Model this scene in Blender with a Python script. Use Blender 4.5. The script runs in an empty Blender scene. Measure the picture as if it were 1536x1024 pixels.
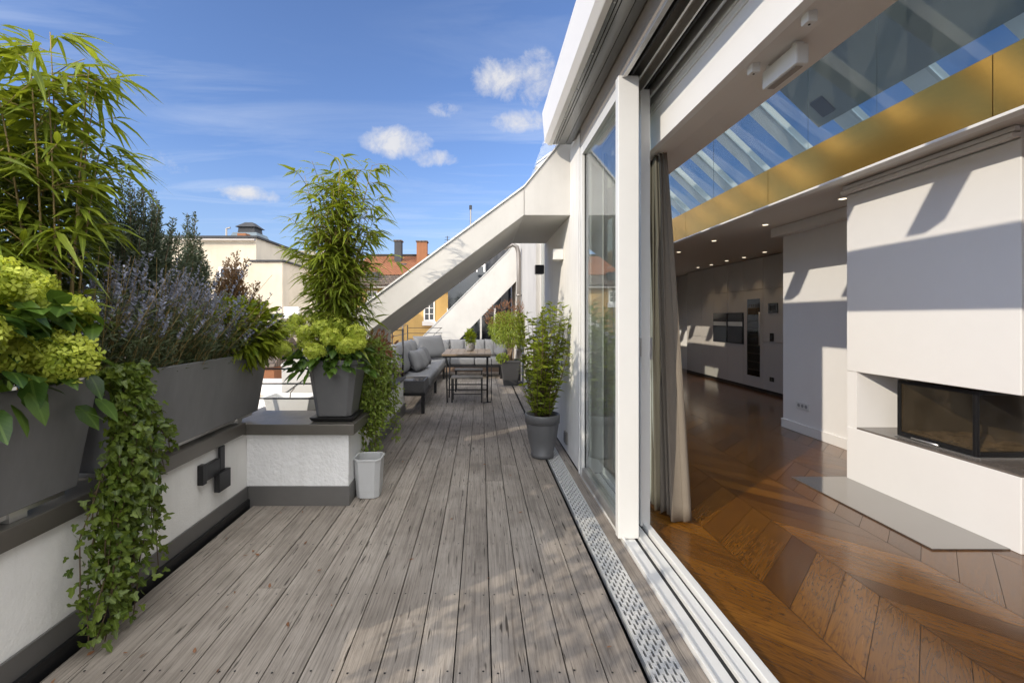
import bpy, math, random
import numpy as np
from mathutils import Vector
R = math.radians
rnd = random.Random(11)
rs = np.random.RandomState(5)
scene = bpy.context.scene
COL = scene.collection

# ------------------------------------------------------------------ object helpers
def tag(o, label=None, cat=None, group=None, kind=None):
    if label: o['label'] = label
    if cat: o['category'] = cat
    if group: o['group'] = group
    if kind: o['kind'] = kind
    return o

def empty(name, loc, label, cat, group=None, rz=0.0):
    o = bpy.data.objects.new(name, None)
    o.empty_display_size = 0.05
    COL.objects.link(o)
    o.location = loc
    o.rotation_euler = (0, 0, rz)
    tag(o, label, cat, group, 'thing')
    return o

class MB:
    """collects verts and faces of ONE mesh"""
    def __init__(s):
        s.v = []; s.f = []; s.mi = []; s.cur = 0; s.tint = {}
    def add(s, vs, fs):
        b = len(s.v)
        s.v += [tuple(p) for p in vs]
        s.f += [tuple(i + b for i in f) for f in fs]
        s.mi += [s.cur] * len(fs)
        return s
    def box(s, x0, x1, y0, y1, z0, z1):
        vs = [(x0,y0,z0),(x1,y0,z0),(x1,y1,z0),(x0,y1,z0),(x0,y0,z1),(x1,y0,z1),(x1,y1,z1),(x0,y1,z1)]
        return s.add(vs, [(0,3,2,1),(4,5,6,7),(0,1,5,4),(1,2,6,5),(2,3,7,6),(3,0,4,7)])
    def frustum(s, cx, cy, z0, z1, a0, b0, a1, b1, sx=0, sy=0):
        vs = [(cx-a0,cy-b0,z0),(cx+a0,cy-b0,z0),(cx+a0,cy+b0,z0),(cx-a0,cy+b0,z0)]
        vs += [(cx+sx-a1,cy+sy-b1,z1),(cx+sx+a1,cy+sy-b1,z1),(cx+sx+a1,cy+sy+b1,z1),(cx+sx-a1,cy+sy+b1,z1)]
        return s.add(vs, [(0,3,2,1),(4,5,6,7),(0,1,5,4),(1,2,6,5),(2,3,7,6),(3,0,4,7)])
    def prism(s, poly, y0, y1):
        """poly in XZ, extruded along Y"""
        n = len(poly)
        vs = [(x,y0,z) for x,z in poly] + [(x,y1,z) for x,z in poly]
        fs = [tuple(range(n)), tuple(range(2*n-1, n-1, -1))]
        fs += [(i, i+n, (i+1)%n+n, (i+1)%n) for i in range(n)]
        return s.add(vs, fs)
    def prismx(s, poly, x0, x1):
        """poly in YZ, extruded along X"""
        n = len(poly)
        vs = [(x0,y,z) for y,z in poly] + [(x1,y,z) for y,z in poly]
        fs = [tuple(range(n-1,-1,-1)), tuple(range(n, 2*n))]
        fs += [((i+1)%n, (i+1)%n+n, i+n, i) for i in range(n)]
        return s.add(vs, fs)
    def tube(s, pts, r, n=8, cap=True):
        pts = [Vector(p) for p in pts]
        rr = r if isinstance(r, (list, tuple)) else [r]*len(pts)
        vs = []
        prev = None
        for i, p in enumerate(pts):
            a = pts[max(0,i-1)]; b = pts[min(len(pts)-1,i+1)]
            d = (b-a).normalized()
            if prev is None:
                ref = Vector((0,0,1)) if abs(d.z) < .9 else Vector((1,0,0))
                u = d.cross(ref).normalized()
            else:
                u = (prev - d*prev.dot(d)).normalized()
            prev = u
            w = d.cross(u)
            for k in range(n):
                t = 2*math.pi*(k+.5)/n
                vs.append(p + (u*math.cos(t)+w*math.sin(t))*rr[i])
        fs = []
        for i in range(len(pts)-1):
            for k in range(n):
                fs.append((i*n+k, i*n+(k+1)%n, (i+1)*n+(k+1)%n, (i+1)*n+k))
        if cap:
            fs.append(tuple(range(n-1,-1,-1)))
            fs.append(tuple(range((len(pts)-1)*n, len(pts)*n)))
        return s.add(vs, fs)
    def lathe(s, prof, cx, cy, n=32):
        """closed or open profile of (r,z), turned about a vertical axis"""
        vs = []
        for r, z in prof:
            for k in range(n):
                t = 2*math.pi*k/n
                vs.append((cx+r*math.cos(t), cy+r*math.sin(t), z))
        fs = []
        for i in range(len(prof)-1):
            for k in range(n):
                fs.append((i*n+k, i*n+(k+1)%n, (i+1)*n+(k+1)%n, (i+1)*n+k))
        fs.append(tuple(range(n-1,-1,-1)))
        fs.append(tuple(range((len(prof)-1)*n, len(prof)*n)))
        return s.add(vs, fs)
    def build(s, name, mats, parent=None, base=None, bevel=0.0, smooth=False, segs=2):
        b = base if base is not None else ((parent.location if parent else (0,0,0)) if parent is None or parent.type == 'EMPTY' else parent['_b'])
        b = tuple(b)
        me = bpy.data.meshes.new(name)
        me.from_pydata([(p[0]-b[0],p[1]-b[1],p[2]-b[2]) for p in s.v], [], s.f)
        if not isinstance(mats, (list, tuple)): mats = [mats]
        for m in mats: me.materials.append(m)
        if any(s.mi): me.polygons.foreach_set('material_index', s.mi)
        if smooth: me.polygons.foreach_set('use_smooth', [True]*len(me.polygons))
        me.update()
        o = bpy.data.objects.new(name, me)
        COL.objects.link(o)
        if parent is not None:
            o.parent = parent
        else:
            o.location = b
        o['_b'] = b
        if bevel > 0:
            m = o.modifiers.new('bevel', 'BEVEL'); m.width = bevel; m.segments = segs
            m.limit_method = 'ANGLE'; m.angle_limit = R(40); m.harden_normals = False
        return o

def copy_tree(o, parent=None):
    c = o.copy(); COL.objects.link(c); c.parent = parent
    for ch in list(o.children): copy_tree(ch, c)
    return c

# ------------------------------------------------------------------ materials
def nodes(name):
    m = bpy.data.materials.new(name); m.use_nodes = True
    nt = m.node_tree
    for n in list(nt.nodes): nt.nodes.remove(n)
    out = nt.nodes.new('ShaderNodeOutputMaterial')
    return m, nt, out

class G:
    """tiny node-graph helper"""
    def __init__(s, nt): s.nt = nt
    def n(s, t, **kw):
        x = s.nt.nodes.new(t)
        for k, v in kw.items(): setattr(x, k, v)
        return x
    def l(s, a, b): s.nt.links.new(a, b)
    def coord(s, scale=(1,1,1), out='Object', loc=(0,0,0)):
        tc = s.n('ShaderNodeTexCoord'); mp = s.n('ShaderNodeMapping')
        mp.inputs['Scale'].default_value = scale; mp.inputs['Location'].default_value = loc
        s.l(tc.outputs[out], mp.inputs['Vector']); return mp.outputs['Vector']
    def noise(s, vec, scale=5, detail=4, rough=.55, dist=0):
        x = s.n('ShaderNodeTexNoise'); x.inputs['Scale'].default_value = scale
        x.inputs['Detail'].default_value = detail; x.inputs['Roughness'].default_value = rough
        x.inputs['Distortion'].default_value = dist
        s.l(vec, x.inputs['Vector']); return x.outputs['Fac']
    def ramp(s, fac, stops):
        x = s.n('ShaderNodeValToRGB'); e = x.color_ramp.elements
        while len(e) < len(stops): e.new(.5)
        for i, (p, c) in enumerate(stops):
            e[i].position = p
            e[i].color = (c[0],c[1],c[2],1) if isinstance(c, (tuple,list)) else (c,c,c,1)
        s.l(fac, x.inputs['Fac']); return x.outputs['Color']
    def mix(s, f, a, b, blend='MIX'):
        x = s.n('ShaderNodeMix', data_type='RGBA', blend_type=blend)
        for k, v in ((0,f),(6,a),(7,b)):
            if isinstance(v, (int,float)) and k == 0: x.inputs[0].default_value = v
            elif isinstance(v, (tuple,list)): x.inputs[k].default_value = (v[0],v[1],v[2],1)
            elif isinstance(v, (int,float)): x.inputs[k].default_value = (v,v,v,1)
            else: s.l(v, x.inputs[k])
        return x.outputs[2]
    def math(s, op, a, b=None, c=None, clamp=False):
        x = s.n('ShaderNodeMath', operation=op); x.use_clamp = clamp
        for i, v in enumerate((a,b,c)):
            if v is None: continue
            if isinstance(v, (int,float)): x.inputs[i].default_value = v
            else: s.l(v, x.inputs[i])
        return x.outputs[0]
    def attr(s, name, out='Fac'):
        x = s.n('ShaderNodeAttribute'); x.attribute_name = name; return x.outputs[out]
    def bump(s, h, strength=.3, dist=.01):
        x = s.n('ShaderNodeBump'); x.inputs['Strength'].default_value = strength; x.inputs['Distance'].default_value = dist
        s.l(h, x.inputs['Height']); return x.outputs['Normal']
    def pbr(s, out, color, rough=.5, metal=0, normal=None, coat=0, spec=.5):
        p = s.n('ShaderNodeBsdfPrincipled')
        for k, v in (('Base Color',color),('Roughness',rough),('Metallic',metal)):
            if isinstance(v, (tuple,list)): p.inputs[k].default_value = (v[0],v[1],v[2],1)
            elif isinstance(v, (int,float)): p.inputs[k].default_value = v
            else: s.l(v, p.inputs[k])
        p.inputs['Coat Weight'].default_value = coat
        p.inputs['Coat Roughness'].default_value = .12
        p.inputs['Specular IOR Level'].default_value = spec
        if normal is not None: s.l(normal, p.inputs['Normal'])
        if out is not None: s.l(p.outputs[0], out.inputs['Surface'])
        return p

def M_plain(name, c, rough=.5, metal=0, var=.12, nscale=6, bump=.0, bscale=60, spec=.5, coat=0, stretch=(1,1,1)):
    m, nt, out = nodes(name); g = G(nt)
    v = g.coord(stretch)
    f = g.noise(v, nscale, 5, .6)
    f2 = g.noise(v, nscale*7, 3, .6)
    lo = tuple(x*(1-var) for x in c); hi = tuple(min(1, x*(1+var*.6)) for x in c)
    col = g.mix(g.math('ADD', g.math('MULTIPLY', f, .7), g.math('MULTIPLY', f2, .3)), lo, hi)
    rr = g.math('ADD', g.math('MULTIPLY', f2, .16), rough-.08)
    nm = None
    if bump > 0: nm = g.bump(g.noise(v, bscale, 4, .6), bump, .004)
    g.pbr(out, col, rr, metal, nm, coat, spec)
    return m

def M_glass(name, tint=(.94,.97,.96), refl=1.0, haze=0.0):
    m, nt, out = nodes(name); g = G(nt)
    tr = g.n('ShaderNodeBsdfTransparent'); tr.inputs[0].default_value = (*tint,1)
    gl = g.n('ShaderNodeBsdfGlossy'); gl.inputs['Roughness'].default_value = .008
    gl.inputs[0].default_value = (.95,.97,1,1)
    ge = g.n('ShaderNodeNewGeometry'); dt = g.n('ShaderNodeVectorMath', operation='DOT_PRODUCT')
    g.l(ge.outputs['Normal'], dt.inputs[0]); g.l(ge.outputs['Incoming'], dt.inputs[1])
    k1 = g.math('SUBTRACT', 1.0, g.math('ABSOLUTE', dt.outputs['Value']), clamp=True)
    f = g.math('MULTIPLY', g.math('ADD', .043, g.math('MULTIPLY', g.math('POWER', k1, 5.0), .957)), refl, clamp=True)
    mx = g.n('ShaderNodeMixShader'); g.l(f, mx.inputs[0]); g.l(tr.outputs[0], mx.inputs[1]); g.l(gl.outputs[0], mx.inputs[2])
    last = mx.outputs[0]
    if haze > 0:
        df = g.n('ShaderNodeBsdfDiffuse'); df.inputs[0].default_value = (.5,.52,.52,1)
        m2 = g.n('ShaderNodeMixShader'); m2.inputs[0].default_value = haze
        g.l(last, m2.inputs[1]); g.l(df.outputs[0], m2.inputs[2]); last = m2.outputs[0]
    g.l(last, out.inputs['Surface'])
    return m

def M_leaf(name, dark, light, trans=.35, rough=.42):
    m, nt, out = nodes(name); g = G(nt)
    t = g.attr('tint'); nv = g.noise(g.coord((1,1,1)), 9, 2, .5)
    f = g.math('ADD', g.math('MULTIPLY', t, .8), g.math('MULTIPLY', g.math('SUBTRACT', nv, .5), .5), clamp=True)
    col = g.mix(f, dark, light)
    ly = g.math('ABSOLUTE', g.attr('ly')); lx = g.attr('lx')
    has = g.math('GREATER_THAN', g.math('ADD', ly, lx), .0001)
    rib = g.ramp(ly, [(.0,1),(.035,1),(.06,0)])
    vein = g.ramp(g.math('PINGPONG', g.math('SUBTRACT', g.math('MULTIPLY', lx, 7.0), g.math('MULTIPLY', ly, 5.0)), .5), [(.0,1),(.07,0)])
    vv = g.math('MULTIPLY', has, g.math('MAXIMUM', rib, g.math('MULTIPLY', vein, .6)))
    col = g.mix(g.math('MULTIPLY', vv, .45), col, tuple(min(1, c_*1.35+.02) for c_ in light))
    brown = g.ramp(g.noise(g.coord((1,1,1)), 23, 2, .5), [(.70,0),(.78,1)])
    col = g.mix(g.math('MULTIPLY', brown, .35), col, (.16,.11,.04))
    p = g.pbr(None, col, rough, 0, None, 0, .35)
    tl = g.n('ShaderNodeBsdfTranslucent')
    g.l(g.mix(.55, col, (min(1,light[0]*1.6),min(1,light[1]*1.5),light[2]*.7)), tl.inputs[0])
    mx = g.n('ShaderNodeMixShader'); mx.inputs[0].default_value = trans
    g.l(p.outputs[0], mx.inputs[1]); g.l(tl.outputs[0], mx.inputs[2]); g.l(mx.outputs[0], out.inputs['Surface'])
    return m

def M_stucco(name, c, bscale=90, bump=.5, streak=.16):
    m, nt, out = nodes(name); g = G(nt)
    v = g.coord()
    big = g.noise(v, 2.2, 5, .6); fine = g.noise(v, bscale, 3, .6)
    st = g.noise(g.coord((6,6,.7)), 3, 4, .6)
    col = g.mix(g.ramp(big, [(.3,0),(.75,1)]), tuple(x*.86 for x in c), c)
    col = g.mix(g.math('MULTIPLY', g.ramp(st, [(.5,0),(.8,1)]), streak), col, (.33,.31,.28))
    sp_ = g.n('ShaderNodeSeparateXYZ'); g.l(g.coord(), sp_.inputs[0])
    speck = g.ramp(g.noise(v, 34, 4, .7), [(.62,0),(.72,1)])
    col = g.mix(g.math('MULTIPLY', speck, .10), col, (.25,.23,.20))
    g.pbr(out, col, .85, 0, g.bump(g.math('ADD', fine, g.math('MULTIPLY', g.noise(v, bscale*.35, 3, .6), 1.2)), bump, .006), 0, .25)
    return m

def M_deck():
    m, nt, out = nodes('weathered_decking'); g = G(nt)
    t = g.attr('tint')
    tc = g.n('ShaderNodeTexCoord'); cmb = g.n('ShaderNodeCombineXYZ')
    g.l(g.math('MULTIPLY', t, 37.0), cmb.inputs[0]); g.l(g.math('MULTIPLY', t, 91.0), cmb.inputs[1])
    add = g.n('ShaderNodeVectorMath', operation='ADD'); g.l(tc.outputs['Object'], add.inputs[0]); g.l(cmb.outputs[0], add.inputs[1])
    def mp(sc):
        x = g.n('ShaderNodeMapping'); x.inputs['Scale'].default_value = sc; g.l(add.outputs[0], x.inputs[0]); return x.outputs[0]
    grain = g.noise(mp((95,2.2,1)), 1, 5, .65, .6)
    cath = g.noise(mp((17,.9,1)), 1, 4, .6, 1.6)
    ring = g.math('FRACT', g.math('MULTIPLY', cath, 9))
    blot = g.noise(mp((3.2,2.0,1)), 1, 5, .62)
    broad = g.noise(g.coord((1,1,1)), 1.1, 4, .6)
    base = g.mix(g.ramp(broad, [(.35,0),(.65,1)]), (.262,.227,.192), (.385,.342,.296))
    base = g.mix(g.math('MULTIPLY', g.math('SUBTRACT', t, .5), .9, clamp=True), base, (.47,.42,.365))
    base = g.mix(g.math('MULTIPLY', g.math('SUBTRACT', .45, t), .9, clamp=True), base, (.20,.175,.15))
    c = g.mix(g.math('MULTIPLY', g.ramp(grain, [(.30,1),(.56,0)]), .62), base, (.085,.068,.054))
    c = g.mix(g.math('MULTIPLY', g.ramp(ring, [(.0,1),(.16,0),(.9,0),(1,1)]), .30), c, (.10,.08,.064))
    c = g.mix(g.math('MULTIPLY', g.ramp(blot, [(.48,0),(.68,1)]), .5), c, (.115,.098,.082))
    c = g.mix(g.math('MULTIPLY', g.ramp(grain, [(.62,0),(.8,1)]), .55), c, (.52,.465,.40))
    # short checks (cracks) along the middle of the boards and knots
    chk = g.noise(mp((75,4.8,1)), 1, 2, .5, .3)
    c = g.mix(g.math('MULTIPLY', g.ramp(chk, [(.64,0),(.70,1)]), .85), c, (.035,.028,.022))
    vo = g.n('ShaderNodeTexVoronoi'); vo.inputs['Scale'].default_value = 1; g.l(mp((6.5,2.6,1)), vo.inputs['Vector'])
    c = g.mix(g.math('MULTIPLY', g.ramp(vo.outputs['Distance'], [(.0,1),(.035,1),(.06,0)]), .6), c, (.07,.052,.04))
    hgt = g.math('ADD', grain, g.math('MULTIPLY', chk, -.8))
    g.pbr(out, c, .72, 0, g.bump(hgt, .5, .004), 0, .3)
    return m

def M_parquet():
    m, nt, out = nodes('oiled_oak_chevron'); g = G(nt)
    t = g.attr('tint')
    tc = g.n('ShaderNodeTexCoord'); cmb = g.n('ShaderNodeCombineXYZ')
    g.l(g.math('MULTIPLY', t, 53.0), cmb.inputs[0]); g.l(g.math('MULTIPLY', t, 29.0), cmb.inputs[1])
    add = g.n('ShaderNodeVectorMath', operation='ADD'); g.l(tc.outputs['UV'], add.inputs[0]); g.l(cmb.outputs[0], add.inputs[1])
    def mp(sc):
        x = g.n('ShaderNodeMapping'); x.inputs['Scale'].default_value = sc; g.l(add.outputs[0], x.inputs[0]); return x.outputs[0]
    cath = g.noise(mp((2.6,17,1)), 1, 3, .55, 1.4)
    ring = g.math('PINGPONG', g.math('MULTIPLY', cath, 14), 1)
    fine = g.noise(mp((6,170,1)), 1, 5, .65)
    broad = g.noise(mp((1.6,5,1)), 1, 3, .5)
    base = g.mix(t, (.055,.020,.004), (.29,.118,.013))
    base = g.mix(g.math('MULTIPLY', broad, .5), base, (.14,.050,.008))
    c = g.mix(g.math('MULTIPLY', g.ramp(ring, [(.0,1),(.45,0)]), .55), base, (.042,.016,.006))
    c = g.mix(g.math('MULTIPLY', g.ramp(fine, [(.3,1),(.55,0)]), .5), c, (.04,.016,.007))
    rr = g.math('ADD', g.math('MULTIPLY', fine, .18), .15)
    g.pbr(out, c, rr, 0, g.bump(g.math('ADD', fine, g.math('MULTIPLY', ring, .3)), .08, .002), .42, .5)
    return m

def M_brass():
    m, nt, out = nodes('brushed_brass'); g = G(nt)
    f = g.noise(g.coord((2,2,260)), 1, 3, .6)
    b = g.noise(g.coord(), 1.5, 3, .5)
    col = g.mix(b, (.50,.27,.05), (.60,.36,.09))
    g.pbr(out, col, g.math('ADD', g.math('MULTIPLY', f, .10), .13), 1.0, g.bump(f, .08, .002))
    return m

def M_tiles(name, c1, c2, sx=3.2, sz=3.0, axis='X'):
    m, nt, out = nodes(name); g = G(nt)
    v = g.coord()
    br = g.n('ShaderNodeTexBrick'); br.inputs['Scale'].default_value = 1.0
    br.inputs['Brick Width'].default_value = .26; br.inputs['Row Height'].default_value = .2
    br.inputs['Mortar Size'].default_value = .025
    br.inputs['Color1'].default_value = (*c1,1); br.inputs['Color2'].default_value = (*c2,1); br.inputs['Mortar'].default_value = (c1[0]*.4,c1[1]*.4,c1[2]*.4,1)
    g.l(v, br.inputs['Vector'])
    f = g.noise(v, 1.3, 5, .6)
    col = g.mix(g.math('MULTIPLY', g.ramp(f, [(.4,0),(.7,1)]), .5), br.outputs['Color'], tuple(x*.5 for x in c1))
    g.pbr(out, col, .8, 0, g.bump(br.outputs['Fac'], .5, .03), 0, .3)
    return m

def M_facade(name, c, stain=.35):
    m, nt, out = nodes(name); g = G(nt)
    f = g.noise(g.coord(), .6, 6, .65); st = g.noise(g.coord((2.2,2.2,.18)), 1, 5, .65)
    col = g.mix(g.ramp(f, [(.3,0),(.7,1)]), tuple(x*.78 for x in c), c)
    col = g.mix(g.math('MULTIPLY', g.ramp(st, [(.5,0),(.75,1)]), stain), col, tuple(x*.45 for x in c))
    g.pbr(out, col, .9, 0, g.bump(g.noise(g.coord(), 14, 4, .6), .3, .02), 0, .2)
    return m

def M_emit(name, c, s):
    m, nt, out = nodes(name); g = G(nt)
    e = g.n('ShaderNodeEmission'); e.inputs[0].default_value = (*c,1); e.inputs[1].default_value = s
    g.l(e.outputs[0], out.inputs['Surface']); return m

def M_stain_glass():
    """sooty stove glass: dark with brownish deposit"""
    m, nt, out = nodes('sooty_stove_glass'); g = G(nt)
    f = g.noise(g.coord((1,1,.8)), 5, 4, .6)
    col = g.ramp(f, [(.3,(.020,.019,.017)),(.58,(.06,.054,.045)),(.85,(.20,.15,.10))])
    p = g.pbr(None, col, .12, 0, None, 0, .6)
    tr = g.n('ShaderNodeBsdfTransparent'); tr.inputs[0].default_value = (.78,.73,.64,1)
    mx = g.n('ShaderNodeMixShader'); mx.inputs[0].default_value = .34
    g.l(tr.outputs[0], mx.inputs[1]); g.l(p.outputs[0], mx.inputs[2]); g.l(mx.outputs[0], out.inputs['Surface'])
    return m

def M_fabric(name, c):
    m, nt, out = nodes(name); g = G(nt)
    v = g.coord(); f = g.noise(v, 260, 2, .6); b = g.noise(v, 4, 4, .6)
    col = g.mix(f, tuple(x*.8 for x in c), tuple(x*1.1 for x in c))
    g.pbr(out, col, .95, 0, g.bump(g.math('ADD', f, g.math('MULTIPLY', b, 3)), .25, .006), 0, .1)
    return m

W_PAINT = M_plain('white_paint', (.80,.79,.77), .42, 0, .05, 1.6, .03, 150)
W_WALL = M_plain('matt_white_wall', (.80,.79,.775), .75, 0, .07, 1.4, .14, 18, .25)
W_CEIL = M_plain('ceiling_white', (.74,.71,.67), .8, 0, .04, 1, .02, 200, .2)
W_SLAB = M_stucco('slab_cladding', (.63,.615,.585), 40, .06, .10)
W_ALU = M_plain('white_aluminium', (.72,.72,.70), .32, .0, .06, 3, .0, 60, .6)
STUCCO = M_stucco('white_render', (.80,.80,.80), 46, 1.0)
STUCCO2 = M_stucco('parapet_render', (.84,.83,.80), 110, .22)
ALU = M_plain('mill_aluminium', (.62,.61,.59), .33, .85, .12, 5, .02, 120)
COPING = M_plain('bronze_grey_coping', (.15,.138,.122), .36, .55, .28, 3, .04, 40, .5, 0, (1,1,1))
SKIRT = M_plain('grey_skirting_metal', (.16,.155,.15), .42, .4, .25, 4, .05, 60)
ZINC = M_plain('anthracite_planter', (.19,.19,.192), .48, .12, .45, 5, .10, 35, .4, 0, (1,1,.35))
POTG = M_plain('grey_pot_plastic', (.115,.115,.118), .42, 0, .3, 5, .04, 60, .5)
DARKMETAL = M_plain('dark_steel', (.03,.03,.032), .4, .6, .2, 10)
STEEL = M_plain('grate_steel', (.68,.68,.665), .36, .3, .15, 12, .03, 60)
GREYPANEL = M_plain('grey_soffit_panel', (.23,.235,.23), .22, .35, .2, 1.2, .01, 30, .6, .2)
BRONZE = M_plain('bronze_head_profile', (.33,.29,.25), .4, .3, .15, 3)  # one even brown for head profiles, eave box and joints
RUBBER = M_plain('black_gasket', (.012,.012,.012), .7, 0, .2, 10)
GLASS = M_glass('clear_glass', (.92,.95,.94), 1.0, .02)
GLASS_F = M_glass('tinted_roof_glass', (.36,.44,.49), 1.0)
GLASS_R = M_glass('roof_glass', (.97,.98,.99), .7)
GLASS_B = M_glass('balustrade_glass', (.68,.73,.75), .45, .03)
GLASS_D = M_plain('dark_window_pane', (.02,.024,.03), .06, 0, .5, 1.0, 0, 10, .8)
DECKM = M_deck()
PARQ = M_parquet()
BRASS = M_brass()
CAB = M_plain('taupe_cabinet_front', (.50,.475,.445), .34, 0, .06, 2, .0, 60, .4)
BLACKGL = M_plain('black_glass', (.012,.012,.013), .06, 0, .2, 2, 0, 10, .6)
HEARTHM = M_plain('polished_hearth_plate', (.40,.385,.37), .05, .85, .06, 2)
STOVEGL = M_stain_glass()
SOOT = M_plain('sooty_firebrick', (.40,.375,.34), .95, 0, .6, 6, .4, 30)
ASH = M_plain('pale_ash', (.66,.56,.44), .95, 0, .4, 14, .8, 30)
LINEN = M_fabric('taupe_curtain', (.21,.18,.145))
SHEER = M_fabric('grey_curtain', (.62,.61,.58))
FAB = M_fabric('grey_outdoor_fabric', (.205,.207,.212))
FAB_D = M_fabric('dark_grey_fabric', (.15,.152,.158))
TEAK = M_plain('oiled_teak', (.27,.205,.145), .5, 0, .4, 8, .12, 50, .4, 0, (1,8,8))
RATTAN = M_plain('grey_weave', (.12,.12,.125), .7, 0, .4, 40, .6, 120)
SOIL = M_plain('potting_soil', (.035,.025,.018), .95, 0, .6, 40, 1.0, 60)
TERRA = M_facade('tan_screed', (.42,.34,.26), .3)
CONCR = M_facade('city_asphalt', (.12,.12,.12), .2)
YELLOW = M_facade('ochre_render', (.60,.405,.16), .30)
CREAM = M_facade('cream_render', (.66,.58,.46), .18)
BRICKO = M_facade('orange_brick', (.30,.135,.07), .4)
ROOFT = M_tiles('red_roof_tiles', (.27,.105,.05), (.34,.145,.065))
ROOFD = M_tiles('weathered_dark_tiles', (.10,.08,.068), (.16,.12,.09))
SLATE = M_facade('dark_slate_roof', (.07,.072,.078), .4)
LEADM = M_facade('blue_grey_lead', (.17,.21,.24), .3)
BRIGHTP = M_plain('white_plastic', (.72,.72,.70), .4, 0, .08, 4)
BUCKET = M_plain('pale_grey_plastic', (.50,.505,.51), .42, 0, .14, 5)
ROD = M_plain('galvanised_pipe', (.36,.33,.30), .4, .8, .25, 5)
LAMP = M_emit('downlight_lens', (1,.85,.62), 2.2)

L_BAM = M_leaf('bamboo_leaf', (.050,.088,.010), (.27,.32,.032), .40)
L_HEDGE = M_leaf('privet_leaf', (.022,.048,.010), (.17,.215,.03), .32)
L_CON = M_leaf('conifer_needle', (.036,.058,.038), (.12,.145,.085), .18, .6)
L_CONB = M_leaf('bronzed_needle', (.075,.045,.022), (.21,.115,.05), .2, .6)
L_LAV = M_leaf('lavender_leaf', (.045,.07,.035), (.15,.175,.085), .25, .55)
L_LAVF = M_leaf('lavender_flower', (.12,.13,.19), (.27,.285,.37), .25, .7)
L_HYD = M_leaf('hydrangea_leaf', (.022,.058,.010), (.10,.17,.022), .25, .38)
L_HEAD = M_leaf('lime_floret', (.22,.30,.03), (.66,.70,.12), .35, .6)
L_IVY = M_leaf('ivy_leaf', (.030,.062,.008), (.17,.225,.030), .30, .42)
L_TRL = M_leaf('trailing_leaf', (.06,.11,.014), (.28,.35,.055), .36, .45)
L_SHR = M_leaf('shrub_leaf', (.055,.10,.008), (.30,.35,.03), .38, .4)
L_PALE = M_leaf('pale_green_leaf', (.10,.16,.015), (.38,.44,.07), .4, .5)
L_RED = M_leaf('russet_leaf', (.12,.05,.03), (.30,.15,.08), .3, .5)
STEM = M_plain('green_cane', (.27,.19,.065), .45, 0, .4, 20)
STEMB = M_plain('brown_stem', (.10,.065,.035), .8, 0, .4, 30, .3, 60)

# ------------------------------------------------------------------ leaf clouds
TPL = {
 'lance': (np.array([[0,0],[.28,.5],[.28,-.5],[.62,.36],[.62,-.36],[1,0]]), [(0,2,1),(1,2,4,3),(3,4,5)]),
 'ovate': (np.array([[0,0],[.18,.36],[.18,-.36],[.45,.5],[.45,-.5],[.75,.32],[.75,-.32],[1,0]]), [(0,2,1),(1,2,4,3),(3,4,6,5),(5,6,7)]),
 'ivy': (np.array([[.12,0],[0,.30],[.22,.56],[.42,.26],[.72,.30],[1,0],[.72,-.30],[.42,-.26],[.22,-.56],[0,-.30]]),
         [(0,3,2,1),(0,9,8,7),(0,7,6,5),(0,5,4,3)]),
 'tri': (np.array([[0,.28],[0,-.28],[1,0]]), [(0,1,2)]),
 'quad': (np.array([[0,0],[.5,.5],[1,0],[.5,-.5]]), [(0,3,2,1)]),
 'floret': (np.array([[0,0],[.35,.18],[.5,0],[.35,-.18],[.18,.35],[0,.5],[-.18,.35],[-.35,.18],[-.5,0],[-.35,-.18],[-.18,-.35],[0,-.5],[.18,-.35]]),
         [(0,3,2,1),(0,4,5,6),(0,7,8,9),(0,10,11,12)]),
}
def unit(a):
    return a/np.maximum(np.linalg.norm(a, axis=-1, keepdims=True), 1e-9)

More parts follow.
